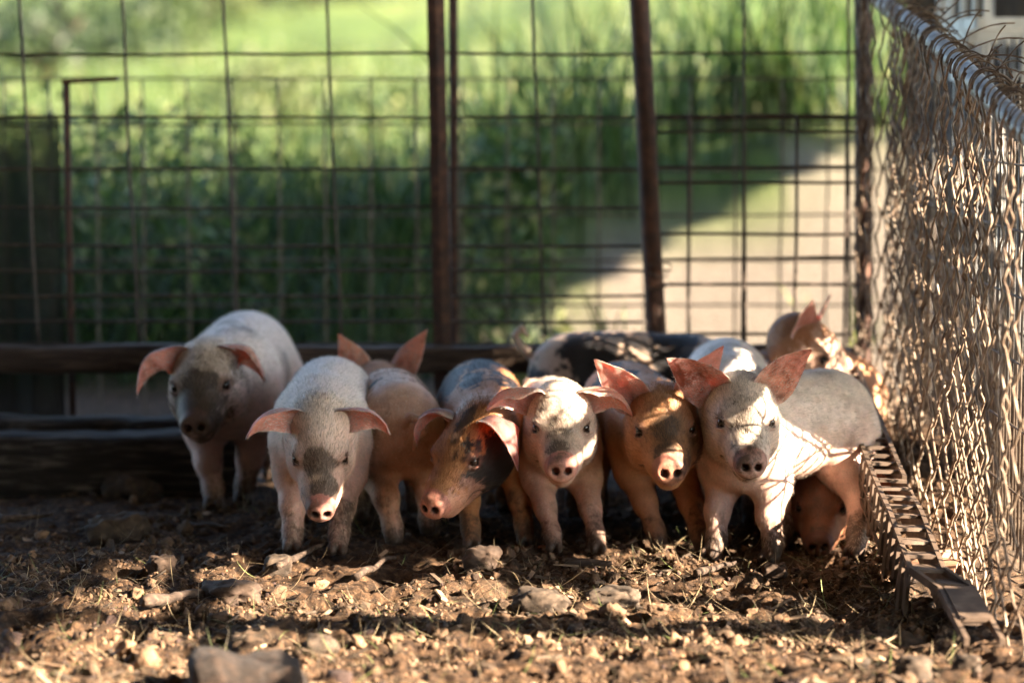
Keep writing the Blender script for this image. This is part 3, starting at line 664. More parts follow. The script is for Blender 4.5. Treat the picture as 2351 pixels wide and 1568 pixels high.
PINK = A3(.66, .44, .37); PALE = A3(.74, .62, .56); GINGER = A3(.40, .185, .085); BLACK = A3(.018, .017, .020); MUD = A3(.075, .052, .038); SNOUT = A3(.44, .175, .14)
def piglet(label, loc, heading, s=1.0, hs=1.0, head=None, yaw=0, pitch=-25, roll=0, feet=None, ears=None, tail=None, base=PINK, top=PALE,
           spots=(), dirt=None, vox=.0034, hairs=24000, hair_col=None, lying=False, seed=0, face_dirt=.5, hair_len=1.0, zoff=0.0, earcol=None, hf=(1, 1, 1)):
    """loc = ground point under the shoulder-hip centre; heading = world direction angle; head = world skull centre"""
    root = empty('piglet', (loc[0], loc[1], zoff), heading); tag(root, label, 'piglet', 'piglets in the pen')
    c, sn = math.cos(heading), math.sin(heading)
    def w2l(p): q = np.array(p, float) - A3(loc[0], loc[1], zoff); return A3(q[0] * c + q[1] * sn, -q[0] * sn + q[1] * c, q[2])
    def v2l(p): return A3(p[0] * c + p[1] * sn, -p[0] * sn + p[1] * c, p[2])
    ps, th, ro = R(yaw), R(pitch), R(roll)
    hx = A3(math.sin(ps) * math.cos(th), -math.cos(ps) * math.cos(th), math.sin(th)); hy = A3(math.cos(ps), math.sin(ps), 0); hz = np.cross(hx, hy)
    hy, hz = hy * math.cos(ro) + hz * math.sin(ro), hz * math.cos(ro) - hy * math.sin(ro)
    HM = np.stack([v2l(hx) * hf[0], v2l(hy) * hf[1], v2l(hz) * hf[2]], 1) * hs          # head -> local
    HC = w2l(head)
    h2l = lambda p: np.asarray(p) @ HM.T + HC
    hfa = (np.array(hf, float) * hs) ** 2; l2h = lambda p: ((p - HC) @ HM) / hfa
    P = []                                                       # primitives in local metres: (kind, args, k, reach)
    S = lambda *v: A3(*v) * s
    dz = -.115 * s if lying else 0
    def E(cx, cyy, czz, rx, ry, rz, k=.03): P.append(('ell', (S(cx, cyy, czz) + A3(0, 0, dz), S(rx, ry, rz)), k * s))
    def Cn(a, b, ra, rb, k=.02): P.append(('cone', (a, b, ra * s, rb * s), k * s))
    up = A3(0, 0, dz)
    Cn(S(-.13, 0, .224) + up, S(.09, 0, .214) + up, .080, .079, .01)
    E(-.02, 0, .196, .175, .081, .078); E(-.165, 0, .212, .072, .075, .080); E(.125, 0, .196, .066, .067, .074); E(-.03, 0, .246, .15, .05, .056)
    E(-.150, .040, .172, .062, .042, .074); E(-.150, -.040, .172, .062, .042, .074); E(.112, .040, .178, .048, .036, .066); E(.112, -.040, .178, .048, .036, .066)
    Cn(S(.10, 0, .222) + up, HC - HM[:, 0] / hs * .022 * s, .068, .054, .04)
    Cn(S(.12, 0, .180) + up, HC - HM[:, 0] / hs * .015 * s - HM[:, 2] / hs * .012 * s, .055, .045, .04)
    dflt = {'fl': S(.112, .048, 0), 'fr': S(.112, -.048, 0), 'hl': S(-.150, .050, 0), 'hr': S(-.150, -.050, 0)}
    ft = {}
    legp = []
    for k, f0 in dflt.items():
        f = f0.copy()
        if feet and k in feet: f = w2l(feet[k])
        wx = loc[0] + c * f[0] - sn * f[1]; wy = loc[1] + sn * f[0] + c * f[1]
        f[2] = (feet[k][2] if feet and k in feet and len(feet[k]) > 2 and feet[k][2] > .012 else float(ground_h(wx, wy, False)) - .003) - zoff if not lying else .0
        ft[k] = f; df = f - f0; sg = 1 if k[1] == 'l' else -1
        if lying:
            if k[0] == 'f': ch = [(.11, .06, .075, .042), (.12, .075, .045, .032), (.19, .07, .022, .020), (.235, .06, .016, .017)]
            else: ch = [(-.14, .06, .085, .062), (-.06, .085, .06, .045), (-.14, .095, .025, .022), (-.06, .105, .016, .017)]
            pts = [(S(x, y * sg, z), r) for x, y, z, r in ch]
        elif k[0] == 'f': pts = [(S(.112, .044 * sg, .178), .046), (S(.098, .048 * sg, .128) + df * .22, .0345), (S(.112, .048 * sg, .078) + df * .55, .0212), (S(.108, .048 * sg, .034) + df * .9, .0158), (S(.114, .048 * sg, .016) + df, .0165)]
        else: pts = [(S(-.150, .042 * sg, .185), .060), (S(-.118, .052 * sg, .140) + df * .18, .045), (S(-.166, .050 * sg, .088) + df * .55, .0235), (S(-.152, .050 * sg, .036) + df * .9, .0172), (S(-.146, .050 * sg, .016) + df, .0180)]
        legp.append(pts)
        for (a, ra), (b, rb) in zip(pts[:-1], pts[1:]): Cn(a, b, ra, rb, .016)
        a = pts[-1][0]; fw = A3(1, 0, 0); dv = a - pts[-2][0]
        if not lying:
            for q in (-1, 1): P.append(('ell', (pts[-2][0] + A3(-.015, .0085 * q, -.004) * s, S(.006, .0045, .0065)), .003 * s))
        for q in (-1, 1): P.append(('ell', (a + A3(.008, .0092 * q, -.006) * s, S(.017, .0082, .0125)), .002 * s))
    tl = tail if tail is not None else [(-.228, 0, .235), (-.250, .004, .232), (-.262, .016, .215), (-.262, .022, .195), (-.258, .014, .180)]
    tl = [S(*q) + up for q in tl]; tt = np.array(tl)
    tcur = np.array([S(-.205, 0, .235) + up] + tl); rt = np.linspace(.010, .0045, len(tcur))
    for i in range(len(tcur) - 1): Cn(tcur[i], tcur[i + 1], rt[i], rt[i + 1], .006)
    # grid
    pts_all = [S(-.25, -.09, -.01), S(.19, .09, .32)] + [h2l(A3(x, y, z)) for x in (-.075, .145) for y in (-.065, .065) for z in (-.085, .075)] + list(ft.values()) + list(tcur) + [p for l in legp for p, _ in l]
    pa = np.array(pts_all); lo = pa.min(0) - .025; hi = pa.max(0) + .025
    G = SDF(lo, hi, vox)
    for kind, a, k in P:
        if kind == 'cone': l0 = np.minimum(a[0] - a[2], a[1] - a[3]); l0 = np.minimum(l0, np.minimum(a[0], a[1]) - max(a[2], a[3])); h0 = np.maximum(a[0], a[1]) + max(a[2], a[3])
        else: l0 = a[0] - a[1]; h0 = a[0] + a[1]
        sl, g = G.block(l0 - k - .006, h0 + k + .006)
        if sl is None: continue
        d = prim(g, kind, a); G.F[sl] = smin(G.F[sl], d, k)
    hb = np.array([h2l(A3(x, y, z)) for x in (-.085, .15) for y in (-.075, .075) for z in (-.095, .085)])
    sl, g = G.block(hb.min(0), hb.max(0)); gh = l2h(g); hd = head_sdf(gh) * hs
    G.F[sl] = smin(G.F[sl], hd, .022 * hs)
    # keep nostrils and mouth open after the blend, cut the eye sockets and raise the lids
    for op, kind, a, k in HEAD:
        if op == '-': G.F[sl] = smax(G.F[sl], -prim(gh, kind, a) * hs, .003)
    eyes_l = []
    for (pe, dr), sg in zip(EYE, (1, -1)):
        ec = pe - dr * .0042
        upv = A3(0, 0, 1.0); upv -= dr * upv.dot(dr); upv /= np.linalg.norm(upv)
        lid = smin(d_ell(gh, ec + upv * .0074 + dr * .0002, A3(.0105, .0105, .0046)), d_ell(gh, ec - upv * .0076 - dr * .0006, A3(.0095, .0095, .0040)), .003)
        G.F[sl] = smin(G.F[sl], lid * hs, .004)
        G.F[sl] = smax(G.F[sl], -(np.linalg.norm(gh - ec - dr * .002, axis=-1) - .0078) * hs, .0012)
        eyes_l.append((h2l(ec), hs * .0080))
    V, F = G.mesh()
    nb = len(V)
    # ---------------- colour on the body
    H = l2h(V); B = V / s - A3(0, 0, dz / s)
    on_head = sstep(.028, -.012, np.linalg.norm((H - A3(.035, 0, -.01)) / A3(1.15, .8, .85), axis=1) - .085)
    n1 = fbm(V * 22 + seed * 3.1, 4, seed); n2 = fbm(V * 70 + seed, 3, seed + 4); n3 = fbm(V * 9 + seed * 7, 3, seed + 9); n5 = fbm(V * 120 + seed, 2, seed + 6)
    Ccol = base + (top - base) * np.clip(.25 + 2.6 * (B[:, 2:3] - .19) / .12 * .5 + .25 * n1[:, None], 0, 1)
    def blend(col, m): nonlocal Ccol; Ccol = Ccol + (np.asarray(col) - Ccol) * np.clip(m, 0, 1)[:, None]
    legm = sstep(.15, .08, B[:, 2]) * (1 - on_head)
    blend(base * .9 + A3(.03, 0, 0), legm * .6)
    for sp in spots:
        fr, cc, rr, col = sp[:4]; q = (H if fr == 'h' else B); dd = np.linalg.norm((q - np.array(cc)) / np.array(rr), axis=1) + .28 * n5 + .30 * n1 + .14 * n2 + .25 * n3
        m = sstep(1.10, .90, dd)
        if fr == 'h': m = m * sstep(.2, .6, on_head)
        elif fr == 'b': m = m * (1 - sstep(.4, .8, on_head))
        blend(col, m * (sp[4] if len(sp) > 4 else 1))
    fd = face_dirt; dk = sstep(.04, .16, Ccol.mean(1))
    m = sstep(1.15, .35, np.linalg.norm((H - A3(.062, 0, .024)) / A3(.05, .030, .024), axis=1) + .25 * n1 + .2 * n2) * on_head; blend(MUD * 1.1, np.clip(m * fd * .8, 0, .8)); Dm = m * fd * 1.1
    m = sstep(1.1, .5, np.linalg.norm((H - A3(.098, 0, -.006)) / A3(.034, .028, .024), axis=1) + .3 * n1) * on_head; blend(MUD * 1.2, np.clip(m * fd * .7, 0, .8)); Dm = np.maximum(Dm, m * fd * 1.1)
    m = np.clip(.5 + n1 * .9 + n2 * .5, 0, 1) * on_head * sstep(.0, .06, H[:, 0]); blend(MUD * 2.2, np.clip(m * fd * .35, 0, .8)); Dm = np.maximum(Dm, on_head * (.22 + .22 * n1) * (.5 + fd)); Dm = np.maximum(Dm, legm * (.30 + .25 * n1 + .35 * sstep(.08, .01, B[:, 2]))); Dm = np.maximum(Dm, .20 + .22 * n3)
    blend(MUD * 1.6, np.clip(n3 * 1.4 + n2 * .5 - .35, 0, 1) * .45 * (1 - on_head) * dk)
    blend(MUD * 1.3, legm * sstep(.075, .0, B[:, 2] + .02 * n1) * .55 + legm * np.clip(n1 + .3 * n2 - .25, 0, 1) * .5)
    blend(A3(.075, .05, .036), sstep(.024, .012, B[:, 2] + .004 * n1) * .85 * (0 if lying else 1))
    ns = sstep(.1125, .1160, H[:, 0]) * on_head * sstep(.034, .028, np.linalg.norm(H[:, 1:] - A3(0, -.0235), axis=1))
    sn_c = SNOUT if not isinstance(dirt, dict) or 'snout' not in dirt else dirt['snout']
    blend(sn_c, ns * .92); blend(MUD, ns * np.clip(n2 * 1.3 + n1 * .5 - .1, 0, 1) * .6)
    for sg in (1, -1):
        blend(A3(.03, .015, .012), sstep(.0075, .0055, np.linalg.norm((H - A3(.130, .0092 * sg, -.0222)) * A3(.6, 1, 1), axis=1)))
    for pe, dr in EYE:
        de = np.linalg.norm(H - pe, axis=1); blend(A3(.30, .15, .12), sstep(.020, .011, de + .003 * n2) * .55 * on_head); blend(A3(.035, .022, .018), sstep(.0105, .0080, de) * .9)
    mo = np.minimum(np.abs(prim(H, 'cone', [h for h in HEAD if h[0] == '-'][0][2])), np.abs(prim(H, 'cone', [h for h in HEAD if h[0] == '-'][1][2]))); blend(MUD, sstep(.004, .0015, mo) * .7 * on_head)
    # flow for the bristles
    Lp = np.zeros_like(V); bodyflow = A3(-.85, 0, -.30); Lp[:] = bodyflow
    Lp[:, 2] -= 1.2 * legm; Lp[:, 0] *= (1 - legm)
    hflow = -HM[:, 0] / hs * .9 + HM[:, 2] / hs * .35
    Lp = Lp * (1 - on_head[:, None]) + hflow * on_head[:, None]
    # ---------------- ears
    Dm = np.where(ns > .5, .36 + .25 * n1, Dm); Vs, Fs, Cs, Es, Fl, Ds = [V], [F], [Ccol], [np.zeros(nb)], [Lp], [Dm]; off = nb
    ec_out = (top * .5 + base * .5) if earcol is None else earcol
    for sg, e in zip((1, -1), ears):
        sp = [A3(p[0], p[1] * sg, p[2]) for p in e['p']]; nm = [A3(q[0], q[1] * sg, q[2]) for q in e['n']]
        ev, ef, inn, tt_, va, fl = ear_mesh(sp, nm, e.get('w', .030), e.get('c0', .9), e.get('c1', .15), seed + sg, e.get('fold', 0), sg)
        el = h2l(ev); e1 = fbm(ev * 120 + seed, 3, seed + 2); e2 = fbm(ev * 40 + seed, 3, seed + 3)
        ci = A3(.74, .46, .40) * (1 - .25 * sstep(.5, 0, tt_))[:, None]; co = np.broadcast_to(ec_out, ci.shape)
        cc = ci * inn[:, None] + co * (1 - inn)[:, None]
        cc = cc * (1 - sstep(.8, 1, va) * inn * .0)[:, None]
        cc = cc + (A3(.80, .70, .63) - cc) * (sstep(.84, .97, va) * .75)[:, None]; cc = cc * (1 - .35 * inn * sstep(.35, 0, tt_) * (1 - va))[:, None]
        mm = np.clip(e1 * 2.0 - .55 + .5 * e2, 0, 1) * e.get('dirt', .6); cc = cc + (MUD * 1.2 - cc) * mm[:, None]
        for spt in e.get('spots', ()):
            mm = sstep(1.1, .9, np.linalg.norm((ev - A3(spt[0][0], spt[0][1] * sg, spt[0][2])) / spt[1], axis=1) + .2 * e2) * (1 - inn * .7); cc = cc + (spt[2] - cc) * mm[:, None]
        Vs.append(el); Fs.append(ef + off); Cs.append(cc); Es.append(np.clip(sstep(.05, .3, tt_), 0, 1)); Fl.append((fl @ HM.T) / hs); Ds.append(np.full(len(ev), .34 * e.get('dirt', .6) + .08) + .1 * e2); off += len(ev)
    V = np.concatenate(Vs); F = np.concatenate(Fs); Ccol = np.concatenate(Cs); Ear = np.concatenate(Es); Lp = np.concatenate(Fl)
    me = mesh_from('body', V, F); set_col(me, np.clip(Ccol, .004, .95)); set_val(me, Ear, 'Ear'); set_val(me, np.concatenate(Ds), 'Dirt')
    obj('body', me, M['skin'], root)
    ev, ef = ICO2
    for ctr, r in eyes_l:
        em = mesh_from('eye', ev * r, ef); q = obj('eye', em, M['eye'], root); q.location = ctr
    # ---------------- bristles
    if hairs:
        a, b, cq, dq = V[F[:, 0]], V[F[:, 1]], V[F[:, 2]], V[F[:, 3]]; nr = np.cross(cq - a, dq - b); ar = np.linalg.norm(nr, axis=1); nr /= ar[:, None] + 1e-12
        fc = (a + cq) / 2; fh = l2h(fc); wgt = ar * (1 + 3.2 * (np.linalg.norm(fh, axis=1) < .1)); wgt[fh[:, 0] > .112] *= .12; wgt[fc[:, 2] < .02] *= .2
        pick = rng.choice(len(F), hairs, p=wgt / wgt.sum()); uv = rng.random((hairs, 2))
        pp = (a[pick] * (1 - uv[:, :1]) + b[pick] * uv[:, :1]) * (1 - uv[:, 1:]) + (dq[pick] * (1 - uv[:, :1]) + cq[pick] * uv[:, :1]) * uv[:, 1:]
        nn = nr[pick]; fl = Lp[F[pick, 0]] + rng.normal(0, .25, (hairs, 3)); fl -= nn * (fl * nn).sum(1)[:, None]; fl /= np.linalg.norm(fl, axis=1)[:, None] + 1e-9
        hh = np.linalg.norm(l2h(pp), axis=1) < .095; isear = F[pick, 0] >= nb
        ln = rng.uniform(.006, .014, hairs) * s * hair_len * np.where(hh, .9, 1.0) * np.where(isear, .7, 1); lift = np.where(isear, .35, rng.uniform(.14, .46, hairs))
        tip = pp + (fl * np.cos(lift)[:, None] + nn * np.sin(lift)[:, None]) * ln[:, None]
        sd = np.cross(fl, nn) * .00045; hv_ = np.stack([pp - sd - nn * .0004, pp + sd - nn * .0004, tip], 1).reshape(-1, 3); hf = np.arange(hairs * 3).reshape(-1, 3)
        bc = Ccol[F[pick, 0]]; pale = A3(.78, .68, .56) if hair_col is None else hair_col
        lum = bc.mean(1, keepdims=True); hc = np.where(lum < .06, bc * 1.3, (bc * .55 + pale * .45 * np.clip(lum / .42, .25, 1)) if hair_col is None else bc * .8 + pale * .2 * np.clip(lum / .42, .2, 1)); hc *= np.where(hh[:, None], rng.uniform(.5, 1.3, (hairs, 1)), rng.uniform(.62, 1.15, (hairs, 1)))
        hm = mesh_from('bristles', hv_, hf, False); set_col(hm, np.clip(np.repeat(hc, 3, 0), .004, .95))
        tag(obj('bristles', hm, M['hair'], root), kind='stuff')
    return root

# ear shapes in head space (left ear; mirrored for the right)
def up_ear(out=.062, high=.078, fwd=0.0, w=.040, **k):
    return dict(p=[(-.012, .030, .030), (-.014, .032 + out * .5, .034 + high * .5), (fwd, .034 + out, .036 + high)], n=[(.9, .25, -.15), (.98, .05, -.15)], w=w, c0=.45, c1=.06, **k)
def side_ear(out=.092, drop=.02, fwd=.012, w=.036, c0=.5, c1=.12, **k):
    return dict(p=[(-.010, .028, .030), (-.012, .034 + out * .42, .060), (fwd * .5, .034 + out * .82, .052), (fwd, .034 + out, .040 - drop)], n=[(.95, .05, -.2), (.92, -.05, -.3), (.8, -.25, -.35)], w=w, c0=c0, c1=c1, **k)
def flop_ear(out=.07, drop=.045, fwd=.045, w=.038, **k):
    return dict(p=[(-.008, .028, .032), (-.002, .034 + out * .55, .076), (.026, .034 + out * .95, .050), (fwd, .034 + out, .036 - drop)], n=[(.8, .1, -.5), (.55, -.15, -.75), (.0, -.8, -.4)], w=w, c0=.5, c1=.2, **k)

g = lambda u, v: on_ground(u, v)
toward = R(-90)
PIGS = True
if PIGS:
    # white piglet at the back left, face muddy
    piglet('white piglet with a mud-brown face and drooping ears by the grey sleeper', (-.515, 4.50), R(-91), 1.08, 1.10, at(478, 873, 4.22), -4, -17, 4,
           feet={'fr': g(492, 1165), 'fl': g(560, 1150), 'hl': g(628, 1098), 'hr': g(480, 1098)}, ears=(dict(side_ear(.058, .032, .034, .033, .9, .5, fold=1.2), n=[(.85, .1, .25), (.85, 0, .1), (.6, -.4, 0)]), dict(side_ear(.070, .046, .026, .034, .9, .5, fold=.9), n=[(.85, .1, .25), (.85, 0, .15), (.7, -.3, 0)])),
           base=A3(.64, .46, .42), top=A3(.74, .66, .63), face_dirt=1.3, dirt={'snout': A3(.11, .06, .05)}, seed=1, hf=(1.0, 1.07, 1.0),
           spots=[('h', (.085, 0, -.01), (.07, .05, .05), MUD * 1.1, .9), ('h', (.03, 0, .03), (.05, .05, .04), A3(.36, .27, .19), .6)])
    # walking piglet, head down
    piglet('pale piglet with dark muddy forehead stepping out of the group, head low', (-.318, 4.08), R(-90), .95, 1.0, at(736, 1003, 3.82), 4, -38, 0,
           feet={'fr': g(672, 1268), 'fl': g(776, 1271)}, ears=(dict(side_ear(.080, .020, .014, .030, .95, .45, dirt=.6, fold=.7), n=[(.8, .1, .35), (.8, 0, .25), (.5, -.5, .1)]), dict(side_ear(.086, .024, .016, .030, .95, .45, dirt=.2, fold=.7), n=[(.8, .1, .35), (.8, 0, .25), (.5, -.5, .1)])), top=A3(.74, .65, .60), seed=2, face_dirt=.9, hf=(1.1, .97, 1.0))
    # rump towards the camera
    piglet('piglet seen from behind with its rump and curled tail towards us', (-.205, 4.19), R(97), .87, .98, at(872, 905, 4.40), 172, -8, 0,
           feet={'hl': g(905, 1250), 'hr': g(984, 1226)}, ears=(up_ear(.045, .075, -.01, .031), up_ear(.055, .085, -.01, .030)), base=A3(.56, .33, .24), top=A3(.58, .38, .28), seed=3,
           tail=[(-.235, 0, .235), (-.262, -.010, .250), (-.272, -.030, .245), (-.262, -.036, .222), (-.255, -.022, .205), (-.252, -.018, .185)],
           spots=[('b', (-.05, .05, .25), (.05, .03, .04), BLACK), ('b', (-.19, -.02, .25), (.02, .015, .012), BLACK * 2)])
    # ginger and black, head turned
    ge = flop_ear(.070, .040, .04, .034, dirt=.3)
    piglet('black and ginger spotted piglet with a black eye patch, head turned aside', (-.048, 4.18), R(-86), .90, 1.05, at(1096, 1016, 3.86), -34, -27, -4,
           feet={'fr': g(1083, 1258), 'fl': g(1206, 1250)}, ears=(ge, flop_ear(.060, .03, .03, .030, dirt=.3)), base=A3(.46, .22, .095), top=A3(.44, .205, .085), seed=4, hf=(1.12, .95, .97), face_dirt=.35, earcol=A3(.22, .17, .16),
           dirt={'snout': A3(.46, .19, .15)}, hair_col=A3(.5, .26, .10),
           spots=[('b', (-.06, -.06, .25), (.13, .04, .075), BLACK), ('b', (-.13, .02, .30), (.09, .045, .03), BLACK), ('b', (.05, .035, .285), (.05, .035, .035), BLACK), ('b', (-.17, -.06, .23), (.07, .06, .08), BLACK), ('b', (.10, -.03, .285), (.05, .03, .03), BLACK), ('b', (-.02, -.01, .305), (.08, .03, .03), BLACK), ('b', (.11, .03, .25), (.05, .05, .06), BLACK), ('b', (-.18, .04, .25), (.06, .05, .06), BLACK), ('b', (.0, .075, .20), (.14, .03, .06), BLACK),
                  ('b', (.0, .06, .24), (.05, .03, .05), BLACK), ('b', (.03, -.03, .29), (.035, .02, .02), BLACK), ('h', (.034, .046, -.020), (.056, .040, .044), BLACK), ('h', (.02, .004, .056), (.030, .009, .02), BLACK, .85), ('h', (.062, .012, .022), (.012, .007, .012), BLACK, .8),
                  ('h', (.10, 0, -.03), (.05, .05, .03), A3(.58, .32, .25), .7)])
    # centre pink piglet
    piglet('pink piglet facing out from the middle with folded sideways ears', (.075, 4.13), R(-88), .82, 1.02, at(1286, 968, 3.84), 0, -16, 0,
           feet={'fr': g(1272, 1266), 'fl': g(1372, 1266)}, ears=(side_ear(.078, .022, .022, .034, .9, .3, dirt=.3, fold=1.2), side_ear(.082, .012, .020, .036, .9, .3, dirt=.4, fold=1.4)), base=A3(.64, .40, .31), top=A3(.66, .53, .45), seed=5, hf=(1.02, 1.0, 1.02), face_dirt=.7,
           tail=[(-.228, 0, .240), (-.250, -.012, .262), (-.254, -.030, .282), (-.250, -.050, .284), (-.246, -.060, .266)])
    # ginger piglet
    piglet('ginger piglet with pink upright ears between two pale piglets', (.222, 4.16), R(-80), .90, 1.03, at(1521, 975, 3.84), 2, -16, 3,
           feet={'fr': g(1512, 1256), 'fl': g(1612, 1264)}, ears=(up_ear(.058, .086, -.005, .032, dirt=.2), up_ear(.064, .076, .0, .033, dirt=.2)), base=A3(.50, .25, .13), top=A3(.46, .235, .115), seed=6, hf=(.98, 1.05, 1.03), face_dirt=.85,
           dirt={'snout': A3(.42, .18, .14)}, hair_col=A3(.62, .36, .16),
           spots=[('b', (-.12, -.03, .29), (.06, .02, .02), BLACK), ('b', (-.02, .03, .29), (.05, .02, .02), BLACK), ('b', (.03, -.03, .285), (.05, .024, .03), BLACK), ('b', (-.06, -.05, .26), (.05, .03, .03), BLACK), ('b', (.08, .02, .29), (.05, .02, .03), BLACK), ('b', (-.15, .03, .28), (.05, .03, .03), BLACK), ('h', (.04, .055, -.03), (.016, .02, .02), BLACK, .8)])
    # front right
    piglet('white piglet with tall upright ears, its flank striped by chain-link shadow', (.447, 3.985), R(-132), .93, 1.04, at(1701, 953, 3.79), 2, -16, 0,
           feet={'fr': g(1640, 1275), 'fl': g(1773, 1282), 'hl': g(1968, 1278), 'hr': g(1800, 1240)}, ears=(up_ear(.070, .072, .0, .038, dirt=.9), up_ear(.084, .056, .0, .040, dirt=.9)), base=A3(.66, .46, .38), top=A3(.74, .65, .58), seed=8, hf=(1.06, .98, 1.0), dirt={'snout': A3(.27, .12, .095)}, face_dirt=.75, hairs=28000)
    # white rump behind
    piglet('plain white piglet whose rounded back shows between the others', (.385, 4.31), R(-95), .98, .95, at(1640, 980, 4.06), 0, -40, 0, ears=(side_ear(), side_ear()), base=A3(.64, .50, .46), top=A3(.74, .68, .66), seed=9, vox=.0042, hairs=7000)
    # black and white spotted piglet side-on by the rail, head lowered behind the others
    piglet('black and pale spotted piglet standing side-on against the timber rail', (.255, 4.635), R(-4), .95, .95, at(1680, 890, 4.50), 60, -42, 0, ears=(side_ear(), side_ear()), base=A3(.50, .36, .28), top=A3(.52, .40, .32), seed=10, vox=.0042, hairs=9000, hair_col=A3(.5, .4, .3), earcol=A3(.12, .08, .07),
           tail=[(-.230, 0, .255), (-.250, -.006, .275), (-.262, -.012, .300), (-.248, -.02, .315), (-.236, -.018, .298)],
           spots=[('b', (-.09, -.05, .25), (.085, .10, .10), BLACK), ('b', (.06, -.05, .27), (.05, .09, .07), BLACK), ('b', (-.21, -.04, .17), (.05, .08, .07), BLACK), ('b', (-.02, -.05, .30), (.12, .06, .03), BLACK)])
    piglet('tan piglet with a dark ear and pale face beside the corner post', (.555, 4.585), R(-10), .84, 1.0, at(1842, 800, 4.50), 62, -30, 0, ears=(up_ear(.02, .066, -.02, .032, dirt=.6), up_ear(.03, .070, -.01, .034, dirt=.5)), base=A3(.46, .26, .15), top=A3(.40, .21, .115), seed=12, vox=.0042, hairs=8000, hair_col=A3(.5, .3, .16), earcol=A3(.10, .05, .035),
           spots=[('h', (.08, 0, -.005), (.075, .08, .06), A3(.66, .47, .38), .9), ('b', (-.1, -.05, .25), (.06, .05, .05), A3(.62, .5, .42), .8)])
    # lying dark piglet by the wall
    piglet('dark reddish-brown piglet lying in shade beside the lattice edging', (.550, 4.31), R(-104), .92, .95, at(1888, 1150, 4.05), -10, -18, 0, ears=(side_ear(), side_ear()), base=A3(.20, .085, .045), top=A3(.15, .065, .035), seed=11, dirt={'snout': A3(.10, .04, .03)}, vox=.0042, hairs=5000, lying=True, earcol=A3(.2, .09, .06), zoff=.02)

# ------------------------------------------------------------------ soil clods, crumbs, straw, chips
def scatter_xy(k, x0=-1.05, x1=.62, y0=2.9, y1=4.7, clump_=True):
    x = rng.uniform(x0, x1, k * 3); y = rng.uniform(y0, y1, k * 3)
    if clump_:
        p = np.stack([x, y, x * 0], 1); w = np.clip(.5 + .9 * fbm(p * 3.5, 2, 101) + .7 * fbm(p * 12, 2, 103), .04, 2); i = rng.choice(k * 3, k, replace=False, p=w / w.sum())
    else: i = np.arange(k)
    return x[i], y[i]
def clods(name, label, base, k, r0, r1, pw, dens=1.0, seed=0, y0=2.9, y1=4.6):
    x, y = scatter_xy(k, y0=y0, y1=y1); n = fbm(np.stack([x * 6, y * 6, x * 0], 1), 2, seed); keep = n > -.25; x, y = x[keep], y[keep]; k = len(x)
    r = r0 + (r1 - r0) * rng.random(k) ** pw
    Mx = rand_rot(k) * (r[:, None] * rng.uniform(.6, 1.25, (k, 3)))[:, None, :]
    z = ground_h(x, y) + r * rng.uniform(-.2, .45, k)
    V, F = spread(base[0], base[1], Mx, np.stack([x, y, z], 1))
    rr = np.repeat(r, len(base[0])); V += (np.stack([vnoise(V * 170 + q, seed) for q in (0, 31, 77)], 1)) * (rr * .6)[:, None]
    col = A3(.24, .14, .08) * (.20 + .75 * rng.random((k, 1)) ** 1.6) + A3(.012, .008, .005) * rng.normal(0, 1, (k, 1)).clip(-1, 1)
    me = mesh_from(name, V, F, True); set_col(me, np.clip(np.repeat(col, len(base[0]), 0), .02, .5))
    tag(obj(name, me, M['clod']), label, 'soil', kind='stuff')
clods('soil_clods', 'loose brown soil clods covering the pen floor', ICO2, 1500, .004, .015, 3.0, seed=3)
clods('soil_crumbs', 'fine crumbs of soil strewn over the pen floor', ICO1, 26000, .0012, .0046, 2.2, seed=5)
# straw
k = 4200; x, y = scatter_xy(k, y0=2.95, y1=4.5); az = rng.uniform(0, 6.28, k)
P = np.stack([x, y, ground_h(x, y) + .004], 1)
V, F = blades(P, az, rng.uniform(.015, .075, k), rng.uniform(-1.2, 1.6, k), rng.uniform(.0006, .0015, k), 6, rng.uniform(1.0, 1.5, k))
me = mesh_from('straw', V, F, False); col = np.where(rng.random((k, 1)) < .18, A3(.20, .24, .08), A3(.36, .27, .16)) * (.18 + 1.0 * rng.random((k, 1)) ** 1.5); set_col(me, np.repeat(col, 14, 0))
tag(obj('straw', me, M['straw']), 'scattered dry straw and grass stems on the pen floor', 'straw', kind='stuff')
k = 1000; x, y = scatter_xy(k, y0=2.95, y1=4.5)
Mx = rand_rot(k, .5) * (np.stack([.004 + .04 * rng.random(k) ** 2.5, .002 + .010 * rng.random(k) ** 2, rng.uniform(.0015, .004, k)], 1))[:, None, :]
V, F = spread(CUBE_V, CUBE_F, Mx, np.stack([x, y, ground_h(x, y) + .004], 1)); V += np.stack([vnoise(V * 200 + q, 3) for q in (0, 31, 77)], 1) * .0016
me = mesh_from('wood_chips', V, F, False); set_col(me, np.repeat(A3(.30, .20, .13) * (.12 + 1.1 * rng.random((k, 1)) ** 2), 8, 0))
tag(obj('wood_chips', me, M['chip']), 'small wood chips scattered over the pen floor', 'wood chips', kind='stuff')

